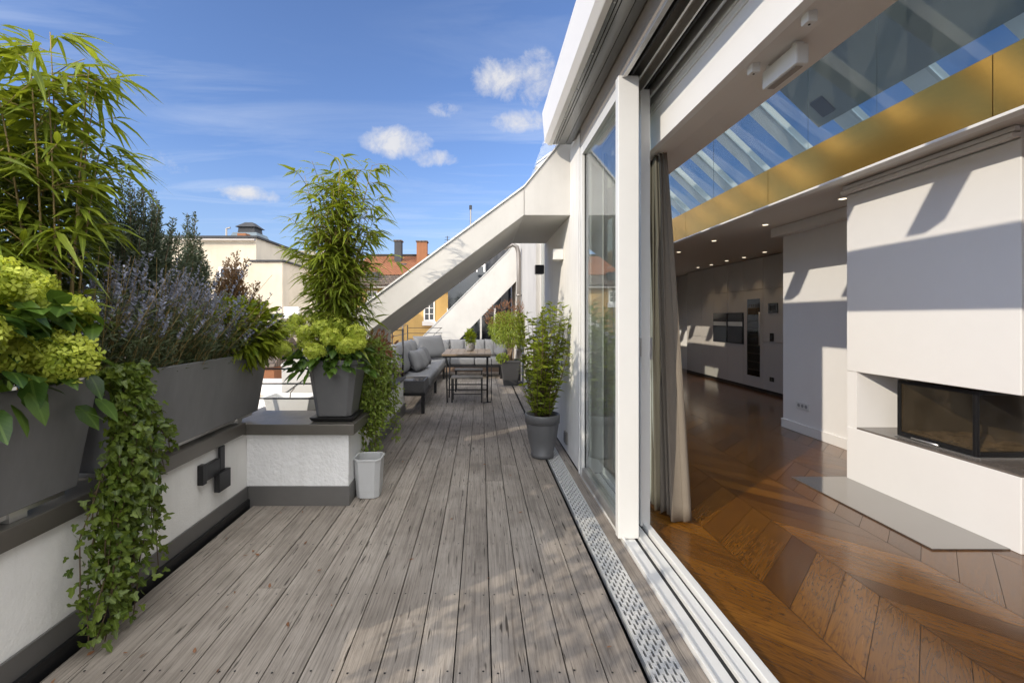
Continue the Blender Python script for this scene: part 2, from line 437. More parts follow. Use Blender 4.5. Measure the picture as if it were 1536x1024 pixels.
def leaf_mesh(name, P, D, N, L, W, mat, parent=None, shape='lance', droop=.15, fold=.2, tint=None, base=None):
    P = np.asarray(P, float); n = len(P)
    D = unit(np.asarray(D, float)); N = np.asarray(N, float)
    N = unit(N - D*(N*D).sum(-1, keepdims=True)); S = np.cross(D, N)
    L = np.broadcast_to(np.asarray(L, float), (n,)); W = np.broadcast_to(np.asarray(W, float), (n,))
    dr = np.broadcast_to(np.asarray(droop, float), (n,))
    T, F = TPL[shape]; k = len(T)
    x = T[:,0]; y = T[:,1]
    V = P[:,None,:] + D[:,None,:]*(x[None,:,None]*L[:,None,None]) + S[:,None,:]*(y[None,:,None]*W[:,None,None]) \
        + N[:,None,:]*(np.abs(y)[None,:,None]*W[:,None,None]*fold)
    V[:,:,2] -= (x*x)[None,:]*(L*dr)[:,None]
    if base is None:
        base = tuple(parent.location) if parent is not None and parent.type == 'EMPTY' else (tuple(parent['_b']) if parent is not None else (0,0,0))
    V = V.reshape(-1,3) - np.array(base)
    off = np.arange(n)*k
    me = bpy.data.meshes.new(name)
    loops = []; sizes = []
    cols = [ (np.array(f)[None,:] + off[:,None]) for f in F]
    li = np.concatenate([c.reshape(-1) for c in cols]); sizes = np.concatenate([np.full(n, len(f)) for f in F])
    me.vertices.add(n*k); me.vertices.foreach_set('co', V.astype(np.float32).reshape(-1))
    me.loops.add(len(li)); me.loops.foreach_set('vertex_index', li.astype(np.int32))
    me.polygons.add(len(sizes)); st = np.concatenate([[0], np.cumsum(sizes)[:-1]])
    me.polygons.foreach_set('loop_start', st.astype(np.int32)); me.polygons.foreach_set('loop_total', sizes.astype(np.int32))
    me.polygons.foreach_set('use_smooth', np.ones(len(sizes), bool))
    me.update(calc_edges=True); me.validate()
    if tint is None: tint = rs.rand(n)
    at = me.attributes.new('tint', 'FLOAT', 'POINT')
    at.data.foreach_set('value', np.repeat(np.asarray(tint, np.float32), k))
    if shape in ('ovate','ivy','lance'):
        for nm, vv in (('lx', x), ('ly', y)):
            a2 = me.attributes.new(nm, 'FLOAT', 'POINT'); a2.data.foreach_set('value', np.tile(vv.astype(np.float32), n))
    me.materials.append(mat)
    o = bpy.data.objects.new(name, me); COL.objects.link(o)
    if parent is not None: o.parent = parent
    else: o.location = base
    o['_b'] = base
    return o

def rand_dir(n, up=0.0, flat=1.0):
    d = rs.normal(size=(n,3)); d[:,2] = d[:,2]*flat + up
    return unit(d)

def blob_points(n, c, r, shell=.55, lumps=6):
    """points in a lumpy ellipsoid, denser towards the outside; returns points and outward directions"""
    d = rand_dir(n)
    ld = rand_dir(lumps); amp = rs.uniform(-.15,.28,lumps)
    bump = 1 + ((np.maximum(0, d@ld.T)**6)*amp).sum(1)
    rad = (shell + (1-shell)*rs.rand(n)**.6)*bump
    rad *= np.where(rs.rand(n) < .2, rs.uniform(.4,1,n), 1)
    r = np.array(r)
    return np.array(c) + d*rad[:,None]*r, unit(d/r)

def bamboo(name, base, label, canes, nleaf_per, z_lo, lmin, lmax, parent_group=None, lw=.11, cane_r=.006, bare=0.0):
    t = empty(name, base, label, 'bamboo', parent_group)
    P = []; D = []; L = []; T = []
    sm = MB()
    for (dx, dy, h, bx, by) in canes:
        pts = []
        K = 12
        for k in range(K+1):
            s = k/K
            pts.append(Vector((base[0]+bx+dx*s**1.7, base[1]+by+dy*s**1.7, base[2]+h*s - .06*h*s**3*(abs(dx)+abs(dy))/.3)))
        sm.tube(pts, [cane_r*(1-.75*k/K) for k in range(K+1)], 6)
        nn = int(h/.085)
        for j in range(nn):
            s = rnd.uniform(0,1)*.25/nn + (j+1)/nn
            s = min(s, .995)
            if s*h < z_lo or rnd.random() < bare*(1-s): continue
            i = min(K-1, int(s*K)); f = s*K-i
            p = pts[i]*(1-f)+pts[i+1]*f
            for b in range(rnd.choice((1,2,2))):
                az = rnd.uniform(0, 6.28); bl = rnd.uniform(.05,.20)*(1.15-.4*s)
                bd = Vector((math.cos(az), math.sin(az), rnd.uniform(.1,.9))).normalized()
                tip = p + bd*bl
                if bl > .09: sm.tube([p, (p+tip)/2+Vector((0,0,.01)), tip], .0016, 4)
                for q in range(rnd.randint(nleaf_per-2, nleaf_per+1)):
                    a = rnd.uniform(.3,1.0)
                    P.append(p+bd*bl*a)
                    az2 = az+rnd.gauss(0,.9)
                    D.append((math.cos(az2), math.sin(az2), rnd.uniform(-.45,.45)))
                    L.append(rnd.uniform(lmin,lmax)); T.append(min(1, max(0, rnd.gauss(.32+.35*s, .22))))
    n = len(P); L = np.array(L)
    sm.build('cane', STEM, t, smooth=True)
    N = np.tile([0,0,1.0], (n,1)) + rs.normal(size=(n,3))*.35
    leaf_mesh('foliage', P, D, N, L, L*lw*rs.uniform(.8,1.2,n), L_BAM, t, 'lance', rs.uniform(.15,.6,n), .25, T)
    return t

# ================================================================== CAMERA, WORLD, SUN
cam = bpy.data.cameras.new('camera'); cam.sensor_width = 36; cam.lens = 680/1536*36
cam.shift_x = 47/1536; cam.shift_y = -36/1536
cam.clip_start = .05; cam.clip_end = 5000
co = bpy.data.objects.new('camera', cam); COL.objects.link(co)
co.location = (0,0,1.25); co.rotation_euler = (R(90),0,0)
scene.camera = co

SUN_T = Vector((1, .80, -.556)).normalized()      # direction the light travels
elev = math.asin(-SUN_T.z)
sun = bpy.data.lights.new('sun', 'SUN'); sun.energy = 3.6; sun.angle = R(.5); sun.color = (1, .89, .73)
so = bpy.data.objects.new('sun', sun); COL.objects.link(so)
so.rotation_euler = SUN_T.to_track_quat('-Z', 'Y').to_euler(); so.location = (-20,-20,20)

w = bpy.data.worlds.new('World'); scene.world = w; w.use_nodes = True
nt = w.node_tree
for n in list(nt.nodes): nt.nodes.remove(n)
g = G(nt)
wo = g.n('ShaderNodeOutputWorld'); bg = g.n('ShaderNodeBackground'); bg.inputs[1].default_value = .15
sky = g.n('ShaderNodeTexSky', sky_type='NISHITA'); sky.sun_disc = False
sky.sun_elevation = elev
sky.sun_rotation = math.atan2(-SUN_T.x, -SUN_T.y) % (2*math.pi)
sky.altitude = 300; sky.air_density = 1.0; sky.dust_density = .6; sky.ozone_density = 2.2
tc = g.n('ShaderNodeTexCoord'); sep = g.n('ShaderNodeSeparateXYZ'); g.l(tc.outputs['Generated'], sep.inputs[0])
az = g.math('ARCTAN2', sep.outputs[0], sep.outputs[1]); el = g.math('ARCSINE', sep.outputs[2])
# cirrus: streaks on a high flat layer
zz = g.math('MAXIMUM', sep.outputs[2], .04)
pl = g.n('ShaderNodeCombineXYZ'); g.l(g.math('DIVIDE', sep.outputs[0], zz), pl.inputs[0]); g.l(g.math('DIVIDE', sep.outputs[1], zz), pl.inputs[1])
mpn = g.n('ShaderNodeMapping'); mpn.inputs['Scale'].default_value = (.75,2.4,1); mpn.inputs['Rotation'].default_value = (0,0,R(-28)); g.l(pl.outputs[0], mpn.inputs[0])
ci = g.noise(mpn.outputs[0], .62, 8, .62, 1.1)
ci2 = g.noise(pl.outputs[0], .28, 3, .5)
cirrus = g.math('MULTIPLY', g.ramp(ci, [(.47,0),(.78,1)]), g.ramp(ci2, [(.38,0),(.62,1)]))
# cumulus: a few puffs low in the sky
cn = g.noise(tc.outputs['Generated'], 21, 9, .66, .3)
puffs = None
for (pu, pv, ru, rv, am) in ((596,214,62,28,1),(652,238,50,15,.8),(752,120,62,32,.95),(800,118,44,40,.8),(775,182,54,18,.85),(372,291,62,14,.95),(660,165,40,16,.35),(230,240,90,20,.25)):
    dx, dz = (pu-721)/680, (476-pv)/680
    a0 = math.atan2(dx,1); e0 = math.atan2(dz, math.hypot(dx,1))
    ca = math.cos(a0)**2
    q = g.math('ADD', g.math('POWER', g.math('DIVIDE', g.math('SUBTRACT', az, a0), ru/680*ca), 2.0), g.math('POWER', g.math('DIVIDE', g.math('SUBTRACT', el, e0), rv/680*math.cos(a0)), 2.0))
    b = g.math('MULTIPLY', g.math('SUBTRACT', 1.0, q, clamp=True), am)
    puffs = b if puffs is None else g.math('MAXIMUM', puffs, b)
cum = g.ramp(g.math('ADD', g.math('MULTIPLY', puffs, .62), g.math('MULTIPLY', g.math('SUBTRACT', cn, .5), 1.5)), [(.16,0),(.72,1)])
cum = g.math('MULTIPLY', cum, g.ramp(puffs, [(0,0),(.25,1)]))
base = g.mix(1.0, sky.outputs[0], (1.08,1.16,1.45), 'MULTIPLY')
hor = g.ramp(el, [(0,1),(.32,0)])
base = g.mix(g.math('MULTIPLY', hor, .55), base, (2.7,3.6,4.9))
c1 = g.mix(g.math('MULTIPLY', cirrus, .62), base, (6.4,6.8,7.3))
c2 = g.mix(g.math('MULTIPLY', cum, .86), c1, g.mix(cn, (4.6,4.7,5.0), (6.4,6.2,6.0)))
# unseen broken bright cloud, added behind and above the camera as fill light
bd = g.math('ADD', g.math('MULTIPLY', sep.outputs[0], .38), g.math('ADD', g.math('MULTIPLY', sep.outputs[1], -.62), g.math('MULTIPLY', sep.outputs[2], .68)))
fill_cloud = g.math('MULTIPLY', g.ramp(bd, [(.40,0),(.72,1)]), g.ramp(g.noise(tc.outputs['Generated'], 2.6, 6, .6), [(.34,.25),(.58,1)]))
c2 = g.mix(fill_cloud, c2, (29,28.6,28))
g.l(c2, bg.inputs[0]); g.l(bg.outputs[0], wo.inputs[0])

scene.view_settings.view_transform = 'Standard'; scene.view_settings.look = 'None'; scene.view_settings.exposure = 0
scene.render.engine = 'CYCLES'
cy = scene.cycles
cy.max_bounces = 9; cy.diffuse_bounces = 5; cy.glossy_bounces = 5; cy.transmission_bounces = 6; cy.transparent_max_bounces = 24
cy.caustics_reflective = False; cy.caustics_refractive = False; cy.sample_clamp_indirect = 6
cy.use_denoising = True
try: cy.denoiser = 'OPENIMAGEDENOISE'
except Exception: pass

# ================================================================== SETTING: DECK, PARQUET, GROUND
def set_face_attr(o, vals):
    at = o.data.attributes.new('tint', 'FLOAT', 'FACE'); at.data.foreach_set('value', np.array(vals, np.float32))

mb = MB(); tv = []
pitch = .1335
k0 = -12
xs = []
x = .038 - 12*pitch
while x < .50:
    xs.append((x, x+pitch)); x += pitch
xs.append((.719, .787))
first = -1.515
for (a, b) in xs:
    a2, b2 = max(a, first)+.0025, min(b, .588)-.0025
    if a > .6: a2, b2 = a, b
    if b2 - a2 < .02: continue
    y = -2.6 + rnd.uniform(-2.4, 0)
    while y < 10.3:
        ln = rnd.choice((3.2,4.0,4.6)); y1 = min(y+ln, 10.4)
        tnt = min(1, max(0, rnd.gauss(.5,.17)))
        dz = rnd.uniform(-.0015,.0005)
        mb.box(a2, b2, max(-2.6,y)+.002, y1-.002, -.026, dz); tv += [tnt]*6
        y = y1
# screw heads, two to a board on every joist
mb.box(.596,.716,5.905,10.4,-.026,0); tv += [.5]*6
mb.cur = 1
for (a, b) in xs[:-1]:
    a2, b2 = max(a, first), min(b, .588)
    if b2-a2 < .09: continue
    for j in range(24):
        yy = -.2 + j*.45
        for sx in (a2+.026, b2-.026):
            cx = sx+rnd.uniform(-.004,.004); cyy = yy+rnd.uniform(-.008,.008)
            mb.add([(cx+.0042*math.cos(t*math.pi/3), cyy+.0042*math.sin(t*math.pi/3), .0012) for t in range(6)], [(0,1,2,3,4,5)]); tv += [0]
deck = mb.build('deck', [DECKM, DARKMETAL], bevel=.0)
set_face_attr(deck, tv)
tag(deck, 'weathered grey timber deck boards along the roof terrace', None, None, 'structure')
sub = MB().box(-1.9, 1.0, -2.7, 10.6, -.30, -.10).build('deck_bed', RUBBER); tag(sub, 'dark bed below the terrace deck boards', None, None, 'structure')

# chevron parquet, each plank its own face with its own grain direction
vs = []; fs = []; uv = []; tint = []
cw = .466; pl_ = .19
for k in range(-1, 9):
    xa = 1.328 + k*cw; xb = xa+cw
    up = 1 if k % 2 == 0 else -1
    lo, hi = max(xa, .99), min(xb, 5.1)
    if hi <= lo: continue
    for j in range(-14, 66):
        ya = 1.76 + j*pl_
        if k % 2: ya = ya + cw
        def yy(xq): return ya + up*(xq-xa)
        gp = .0014
        q = [(lo+gp, yy(lo)+gp), (hi-gp, yy(hi)+gp), (hi-gp, yy(hi)+pl_-gp), (lo+gp, yy(lo)+pl_-gp)]
        b = len(vs); vs += [(p[0],p[1],0.0) for p in q]; fs.append((b,b+1,b+2,b+3))
        d = 2**-.5
        for p in q:
            uv.append(((p[0]-xa)*d + up*(p[1]-ya)*d, -up*(p[0]-xa)*d + (p[1]-ya)*d))
        tint.append(min(1, max(0, rnd.gauss(.45,.22))))
me = bpy.data.meshes.new('parquet_floor'); me.from_pydata(vs, [], fs); me.materials.append(PARQ)
ul = me.uv_layers.new(name='UVMap'); ul.data.foreach_set('uv', np.array(uv, np.float32).reshape(-1))
pf = bpy.data.objects.new('parquet_floor', me); COL.objects.link(pf); pf['_b'] = (0,0,0)
set_face_attr(pf, tint)
tag(pf, 'dark oiled oak chevron parquet floor of the living room', None, None, 'structure')
fb = MB().box(.992, 5.1, -1.7, 12.2, -.3, -.004).build('floor_slab', RUBBER); tag(fb, 'dark slab under the parquet', None, None, 'structure')
gm = MB(); gm.add([(-900,-900,-16),(900,-900,-16),(900,900,-16),(-900,900,-16)], [(0,1,2,3)])
tag(gm.build('ground', CONCR), 'street level far below the roof terrace', None, None, 'structure')

# ================================================================== THE PENTHOUSE SHELL
pent = empty('penthouse', (2,2,0), 'white penthouse storey with sloped glass roof opening onto the terrace', 'building')
P = pent
def part(name, mats, mbx, parent=None, bevel=0.0, label=None, **k):
    o = mbx.build(name, mats, parent or P, bevel=bevel, **k)
    if label: o['label'] = label
    return o
# outer walls on the terrace side
part('outer_wall', STUCCO2, MB().box(.80,1.0,3.665,5.67,0,2.74), label='white outer wall between sliding door and sloping slab')
part('outer_wall', W_SLAB, MB().box(.80,1.0,6.55,8.7,0,2.72))
part('outer_wall', W_SLAB, MB().box(.80,1.0,5.67,6.55,2.5,2.72))
part('outer_wall', W_SLAB, MB().box(.80,1.0,8.7,12.0,0,2.72))
part('door_jamb', W_ALU, MB().box(.785,.86,3.618,3.66,0,2.56), bevel=.003)
part('jamb_gap_strip', RUBBER, MB().box(.80,.85,3.598,3.617,.02,2.56))  # shade of the gap beside the jamb, put in as a black strip
wn = part('window', W_ALU, MB().box(.86,.90,5.67,5.72,0,2.5).box(.86,.90,6.50,6.55,0,2.5).box(.86,.90,5.72,6.50,0,.06).box(.86,.90,5.72,6.50,2.44,2.5), bevel=.003)
MB().box(.875,.881,5.72,6.50,.06,2.44).build('pane', GLASS, wn)
# eave box with fascia, soffit panels and head profiles, running over the door opening
YE0, YE1 = -1.6, 3.95
part('fascia', W_PAINT, MB().prism([(.555,2.785),(.59,2.745),(.625,2.745),(.625,3.0),(.535,3.03)], YE0, YE1), bevel=.004, label='white eave fascia above the terrace door')
sof = MB()
for (a, b) in ((.628,.648),(.652,.668),(.672,.735),(.738,.788)):
    sof.box(a, b, YE0+.004, YE1-.004, 2.752, 2.775)
part('soffit_panel', GREYPANEL, sof, bevel=.0015)
for j in range(12): part('screw', STEEL, MB().lathe([(.004,2.747),(.004,2.752)], .638, -1.2+j*.42, 8))
part('eave_box', BRONZE, MB().prism([(.626,2.777),(.95,2.777),(.626,2.955)], YE0, YE1-.012), label='closed eave box above the soffit panels')
part('head_profile', BRONZE, MB().box(.792,.803,YE0,3.60,2.606,2.751))
hd = MB().box(.788,.814,YE0,3.60,2.585,2.605)
hd.box(.885,.896,YE0,3.60,2.585,2.774).box(.945,.955,YE0,3.60,2.585,2.774).box(1.005,1.02,YE0,3.60,2.56,2.774)
part('head_profile', ALU, hd, bevel=.002)
part('head_channel', BRONZE, MB().box(.803,.885,YE0,3.60,2.66,2.70).box(.896,.945,YE0,3.60,2.64,2.68).box(.955,1.005,YE0,3.60,2.66,2.70))
part('head_brush', RUBBER, MB().box(.838,.850,YE0,3.60,2.60,2.66).box(.972,.984,YE0,3.60,2.60,2.66))
part('lintel', W_PAINT, MB().box(1.06,1.10,YE0,3.66,2.29,2.715), label='white lintel board over the open door')
part('lintel_trim', W_ALU, MB().box(1.048,1.058,YE0,3.66,2.50,2.515).box(1.050,1.058,YE0,3.66,2.545,2.555), bevel=.001)
part('head_cover', BRONZE, MB().box(.952,1.058,YE0,3.66,2.70,2.715))
part('lintel_soffit', W_CEIL, MB().prism([(1.102,2.293),(1.235,2.318),(1.42,2.328),(1.42,2.52),(1.102,2.52)], YE0, 11.39))
part('lintel_soffit', W_CEIL, MB().box(1.002,1.10,3.665,11.39,2.296,2.68))
# inner shell
part('inner_wall', W_WALL, MB().box(3.47,3.62,3.531,5.20,0,2.27), label='white inner wall with power socket beside the fireplace')
part('inner_wall', W_WALL, MB().box(3.62,4.70,5.10,5.20,0,2.27))
part('inner_wall', W_WALL, MB().box(3.35,3.469,3.532,5.235,2.17,2.268))
part('inner_wall', W_WALL, MB().box(4.95,5.05,-1.6,12.1,0,2.55))
part('inner_wall', W_WALL, MB().box(1.0,5.0,11.4,11.5,0,2.6))
part('inner_wall', W_WALL, MB().box(.80,5.0,-1.75,-1.65,0,5.0))

part('end_wall_panel', W_WALL, MB().box(3.05,4.3,10.9,11.39,0,2.27))
part('skirting_board', W_PAINT, MB().box(3.452,3.469,3.532,5.218,0,.10).box(3.452,3.62,5.201,5.218,0,.10), bevel=.004)
part('kitchen_ceiling', W_CEIL, MB().box(2.66,4.949,-1.64,11.39,2.27,2.50), label='low white ceiling with downlights over the kitchen')
part('ceiling_edge', W_PAINT, MB().box(2.585,2.66,-1.64,11.39,2.245,2.262), bevel=.002)
part('ceiling_gap_trim', W_PAINT, MB().box(2.80,2.848,2.39,3.53,2.20,2.226).box(2.815,2.846,2.39,3.53,2.235,2.262), bevel=.002)
# brass cladding of the gallery edge, in panels
for (a, b) in ((-1.6,2.30),(2.304,4.10),(4.104,5.75),(5.754,7.4),(7.404,9.0),(9.004,11.3)):
    part('brass_panel', BRASS, MB().box(2.60,2.62,a,b,2.262,2.585), bevel=.001)
part('gallery_floor', W_WALL, MB().box(2.625,4.94,-1.6,11.3,2.505,2.575))
gb = [(-1.6,1.4),(1.404,2.984),(2.99,3.612),(3.618,5.078),(5.084,6.60),(6.606,8.4),(8.406,11.2)]
for (a, b) in gb:
    part('balustrade_pane', GLASS_B, MB().box(2.606,2.616,a,b,2.587,4.2))
# the glass roof: rafters and panes; far slope stands for the near one's reflection
MS = .741; XR = 2.858
def zn(x): return 3.0 + MS*(x-.6)
zr = zn(XR)
def zf(x): return zr - .96*(x-XR)
for k in range(-2, 13):
    yr = .83*k; yn = .83*k + .38
    part('rafter', W_PAINT, MB().prism([(.64,zn(.64)-.015),(XR,zr-.015),(XR,zr-.16),(.80,zn(.80)-.16)], yn-.07, yn+.07), bevel=.004)
    fr_ = part('rafter', W_PAINT, MB().prism([(XR+.002,zr-.015),(4.72,zf(4.72)-.015),(4.60,zf(4.60)-.13),(XR+.002,zr-.16)], yr-.12, yr+.12), bevel=.004)
    MB().prism([(XR+.1,zf(XR+.1)-.155),(4.55,zf(4.55)-.155),(4.55,zf(4.55)-.175),(XR+.1,zf(XR+.1)-.175)], yr-.16, yr-.125).build('blind_rail', ALU, fr_)
    part('glazing_bar', ALU, MB().prism([(.66,zn(.66)+.012),(XR,zr+.012),(XR,zr+.03),(.66,zn(.66)+.03)], yn-.03, yn+.03))
    part('glazing_bar', ALU, MB().prism([(XR+.002,zr+.012),(4.7,zf(4.7)+.012),(4.7,zf(4.7)+.03),(XR+.002,zr+.03)], yr-.03, yr+.03))
    if k < 12:
        a, b = yn+.004, yn+.826
        part('roof_pane', GLASS_R, MB().add([(.63,a,zn(.63)),(XR,a,zr),(XR,b,zr),(.63,b,zn(.63))], [(0,1,2,3)]))
        a, b = yr+.004, yr+.826
        part('roof_pane', GLASS_F, MB().add([(XR+.002,a,zr),(4.75,a,zf(4.75)),(4.75,b,zf(4.75)),(XR+.002,b,zr)], [(0,1,2,3)]))
part('gable_wall', W_SLAB, MB().prism([(1.0,2.6),(4.68,2.6),(4.68,zf(4.68)-.03),(XR,zr-.03),(1.0,zn(1.0)-.03)], 11.2, 11.3))
part('ridge_beam', W_PAINT, MB().box(XR-.06,XR+.06,-1.6,9.97,zr-.30,zr-.165))
# lined part of the far slope with an air vent, and the knee wall
LY0, LY1 = 3.10, 5.26
def zl(x): return zf(x)-.175
lin = part('roof_lining', M_plain('olive_grey_lining', (.20,.205,.18), .5, 0, .1, 1), MB().prism([(XR+.07,zl(XR+.07)),(3.92,zl(3.92)),(3.92,zl(3.92)-.03),(XR+.07,zl(XR+.07)-.03)], LY0, LY1), label='olive grey lined strip of the far roof slope')
MB().prism([(3.70,zl(3.70)-.032),(3.85,zl(3.85)-.032),(3.85,zl(3.85)-.05),(3.70,zl(3.70)-.05)], 4.92, 5.10).build('vent_grille', DARKMETAL, lin)
part('knee_wall', W_WALL, MB().box(4.70,4.94,-1.6,11.2,2.58,zf(4.70)-.02))
part('knee_sill', W_PAINT, MB().box(4.45,4.698,-1.6,11.2,2.9,2.94))

# fixtures under the lintel soffit
t = empty('curtain_motor', (1.22,1.82,2.27), 'long pale box hung under the lintel soffit indoors', 'motor housing')
MB().box(1.197,1.247,1.72,1.93,2.215,2.292).build('housing', BRIGHTP, t, bevel=.006)
MB().box(1.208,1.236,1.74,1.91,2.211,2.2145).build('slot_grille', BRONZE, t)
MB().box(1.205,1.239,1.735,1.755,2.2925,2.305).box(1.205,1.239,1.895,1.915,2.2925,2.305).build('bracket', BRIGHTP, t)
for (yy, lb) in ((1.566,'small pale cube sensor under the soffit, nearer the camera than the long box'), (1.885,'small pale cube sensor just beyond the long box under the soffit')):
    t = empty('ceiling_sensor', (1.135,yy,2.27), lb, 'sensor', 'cube sensors under the lintel soffit')
    MB().box(1.117,1.153,yy-.018,yy+.018,2.262,2.303).build('housing', BRIGHTP, t, bevel=.004)
    MB().lathe([(.004,2.259),(.004,2.2615)], 1.135, yy, 10).build('lens', RUBBER, t)

# ================================================================== SLIDING DOOR, TRACK, DRAIN
trk = empty('door_track', (.9,1.0,0), 'white aluminium threshold track with two running grooves in front of the parquet', 'door track')
Y0, Y1 = -1.6, 3.60
MB().box(.790,.803,Y0,Y1,-.02,.024).build('outer_lip', W_ALU, trk, bevel=.002)
MB().box(.804,.862,Y0,Y1,-.02,.012).box(.884,.897,Y0,Y1,-.02,.022).box(.898,.944,Y0,Y1,-.02,.014).build('track_plate', W_ALU, trk, bevel=.0015)
MB().box(.862,.884,Y0,Y1,-.03,.002).box(.944,.960,Y0,Y1,-.03,.002).build('groove', DARKMETAL, trk)
MB().box(.960,.998,Y0,Y1,-.02,.034).build('inner_rail', W_ALU, trk, bevel=.003)
MB().box(.868,.895,1.43,1.455,.022,.03).build('stop_block', ALU, trk, bevel=.002)

def leaf_door(x0, x1, ya, yb, label, front_w):
    t = empty('sliding_door', ((x0+x1)/2, ya, 0), label, 'sliding door', 'sliding glass door leaves')
    zt = 2.60
    MB().box(x0, x1, ya, ya+.055, .016, zt).build('stile', W_ALU, t, bevel=.004)
    MB().box(x0+.02, x1-.02, yb-.06, yb, .016, zt).build('stile', W_ALU, t, bevel=.003)
    MB().box(x0+.022, x1-.03, ya+.056, yb-.061, .016, .085).build('bottom_rail', ALU, t, bevel=.003)
    MB().box(x0+.022, x1-.022, ya+.056, yb-.061, zt-.08, zt).build('top_rail', W_ALU, t, bevel=.003)
    xm = (x0+x1)/2
    gl = MB().box(xm-.012, xm-.006, ya+.056, yb-.061, .086, zt-.081).build('pane', GLASS, t)
    MB().box(xm-.016, xm+.012, yb-.073, yb-.061, .086, zt-.08).box(xm-.016, xm+.012, ya+.056, ya+.066, .086, zt-.08).build('gasket', RUBBER, gl)
    return t
leaf_door(.768,.884,2.53,3.595,'outer sliding glass door leaf with wide white stile, standing on the threshold track',.116)
MB().box(.884,.888,2.545,2.575,1.02,1.16).tube([(.888,2.56,1.13),(.905,2.56,1.13),(.905,2.56,1.03)], .006, 6).build('handle', ALU, bpy.data.objects['sliding_door'], bevel=.001)
dl = leaf_door(.945,1.003,2.68,3.595,'inner sliding glass door leaf stacked behind the wide white stile',.06)
MB().box(1.003,1.02,2.69,2.715,1.0,1.13).build('handle', ALU, dl, bevel=.003)

dr = empty('drain_grate', (.647,2,0), 'slotted steel drainage grate set between the deck boards and the door threshold', 'drain grate')
mb = MB()
xg = np.linspace(.603,.709,8)
for q in range(7):
    pass
for xx in xg: mb.box(xx-.0032, xx+.0032, -1.0, 5.9, -.012, 0.0005)
for q in range(7):
    a, b = xg[q]+.0032, xg[q+1]-.0032
    for j in range(0, 118):
        yy = -.9 + j*.058 + (.029 if q % 2 else 0)
        mb.box(a, b, yy, yy+.021, -.010, -.0006)
mb.build('slotted_plate', STEEL, dr)
MB().box(.595,.5992,-1.0,5.9,-.03,.001).box(.7128,.717,-1.0,5.9,-.03,.001).build('edge_frame', STEEL, dr)
MB().box(.5995,.7125,-1.0,5.9,-.06,-.04).build('channel', RUBBER, dr)

# ================================================================== SLOPING SLABS (fire walls)
def slab(y0, y1, poly, cap, base, label, seams, seamz):
    t = empty('sloping_slab', base, label, 'roof slab', 'white sloping slabs across the terrace')
    b = MB().prism(poly, y0, y1).build('slab_body', W_SLAB, t, bevel=.006)
    c = MB()
    for i in range(len(cap)-1):
        (xa, za), (xb, zb) = cap[i], cap[i+1]
        c.prism([(xa, za+.002),(xb, zb+.002),(xb, zb+.020),(xa, za+.020)], y0-.014, y1+.014)
    c.build('cap_strip', W_ALU, t)
    return t
s1 = slab(4.05, 5.59, [(-1.78,.55),(-.99,1.13),(.387,2.161),(.985,2.161),(.985,3.14),(.387,2.409),(-1.78,.81)],
     [(-1.78,.81),(.387,2.409),(.985,3.14)], (-.5,4.8,1.4), 'nearer broad white slab sloping down from the roof across the terrace', 0, 0)
MB().box(.3855,.3885,4.046,4.049,2.165,2.405).build('panel_joint', BRONZE, s1)
lg = MB().prism([(-1.78,0),(-1.0,0),(-1.0,1.118),(-1.78,.545)], 4.06, 5.05).build('foot_wall', W_SLAB, s1)
MB().box(-1.0005,-.998,4.835,4.843,.05,1.11).box(-1.0005,-.998,4.06,5.05,.80,.804).build('panel_joint', BRONZE, lg)
MB().box(-1.0,-.985,4.06,5.95,0,.13).build('skirting', SKIRT, s1)
slab(10.2, 11.6, [(-1.9,-1.25+1.25),(-.55,.68),(.915,2.18),(1.0,2.26),(1.0,3.4),(.62,2.735),(-.75,1.37),(-1.9,.22)],
     [(-1.9,.22),(.62,2.735),(1.0,3.4)], (-.3,10.9,1.5), 'farther narrow white slab sloping up behind the sofa corner', 0, 0)

# ================================================================== PARAPET, BENCH LEDGE, RAILINGS
pw = empty('parapet_wall', (-1.7,1,0), 'low white rendered parapet wall with bronze grey coping along the left edge of the deck', 'parapet')
MB().box(-1.88,-1.56,-2.6,3.40,-.3,.49).build('rendered_wall', STUCCO2, pw)
MB().box(-1.92,-1.535,-2.6,2.966,.492,.565).build('coping', COPING, pw, bevel=.004)
MB().box(-1.558,-1.548,-2.6,3.018,-.08,.128).build('skirting', SKIRT, pw, bevel=.002)
MB().box(-1.548,-1.533,-2.6,3.016,-.05,.045).build('edge_rail', DARKMETAL, pw)
br = MB().box(-1.545,-1.530,2.665,2.715,.30,.488).box(-1.559,-1.531,2.50,2.664,.335,.425).box(-1.545,-1.512,2.625,2.745,.235,.345)
br.box(-1.559,-1.526,2.492,2.53,.325,.435)
t = br.build('wall_bracket', DARKMETAL, None, base=(-1.53,2.6,.35), bevel=.003); tag(t, 'dark steel bracket screwed to the white parapet under the far planter', 'bracket', None, 'thing')


bl = empty('ledge_wall', (-1.2,3.2,0), 'white rendered ledge block with grey coping jutting into the deck', 'ledge')
MB().box(-1.559,-.88,3.02,3.40,.129,.479).build('rendered_block', STUCCO, bl)
MB().box(-1.547,-.872,3.012,3.41,-.06,.128).build('plinth', SKIRT, bl, bevel=.002)
MB().box(-1.90,-.83,2.968,3.42,.48,.55).build('coping', COPING, bl, bevel=.004)
MB().box(-1.92,-1.0,3.43,4.055,-.2,.42).build('low_wall', STUCCO2, bl)
MB().box(-1.94,-.985,3.425,4.053,.421,.455).build('coping', COPING, bl, bevel=.003)
MB().box(-.998,-.988,3.43,4.05,-.05,.12).build('skirting', SKIRT, bl)
lw2 = empty('low_wall', (-1.1,5.5,0), 'low white wall stub beside the near end of the sofa', 'low wall')
MB().box(-1.2,-1.0,5.06,5.95,-.2,.44).build('rendered_wall', STUCCO2, lw2)
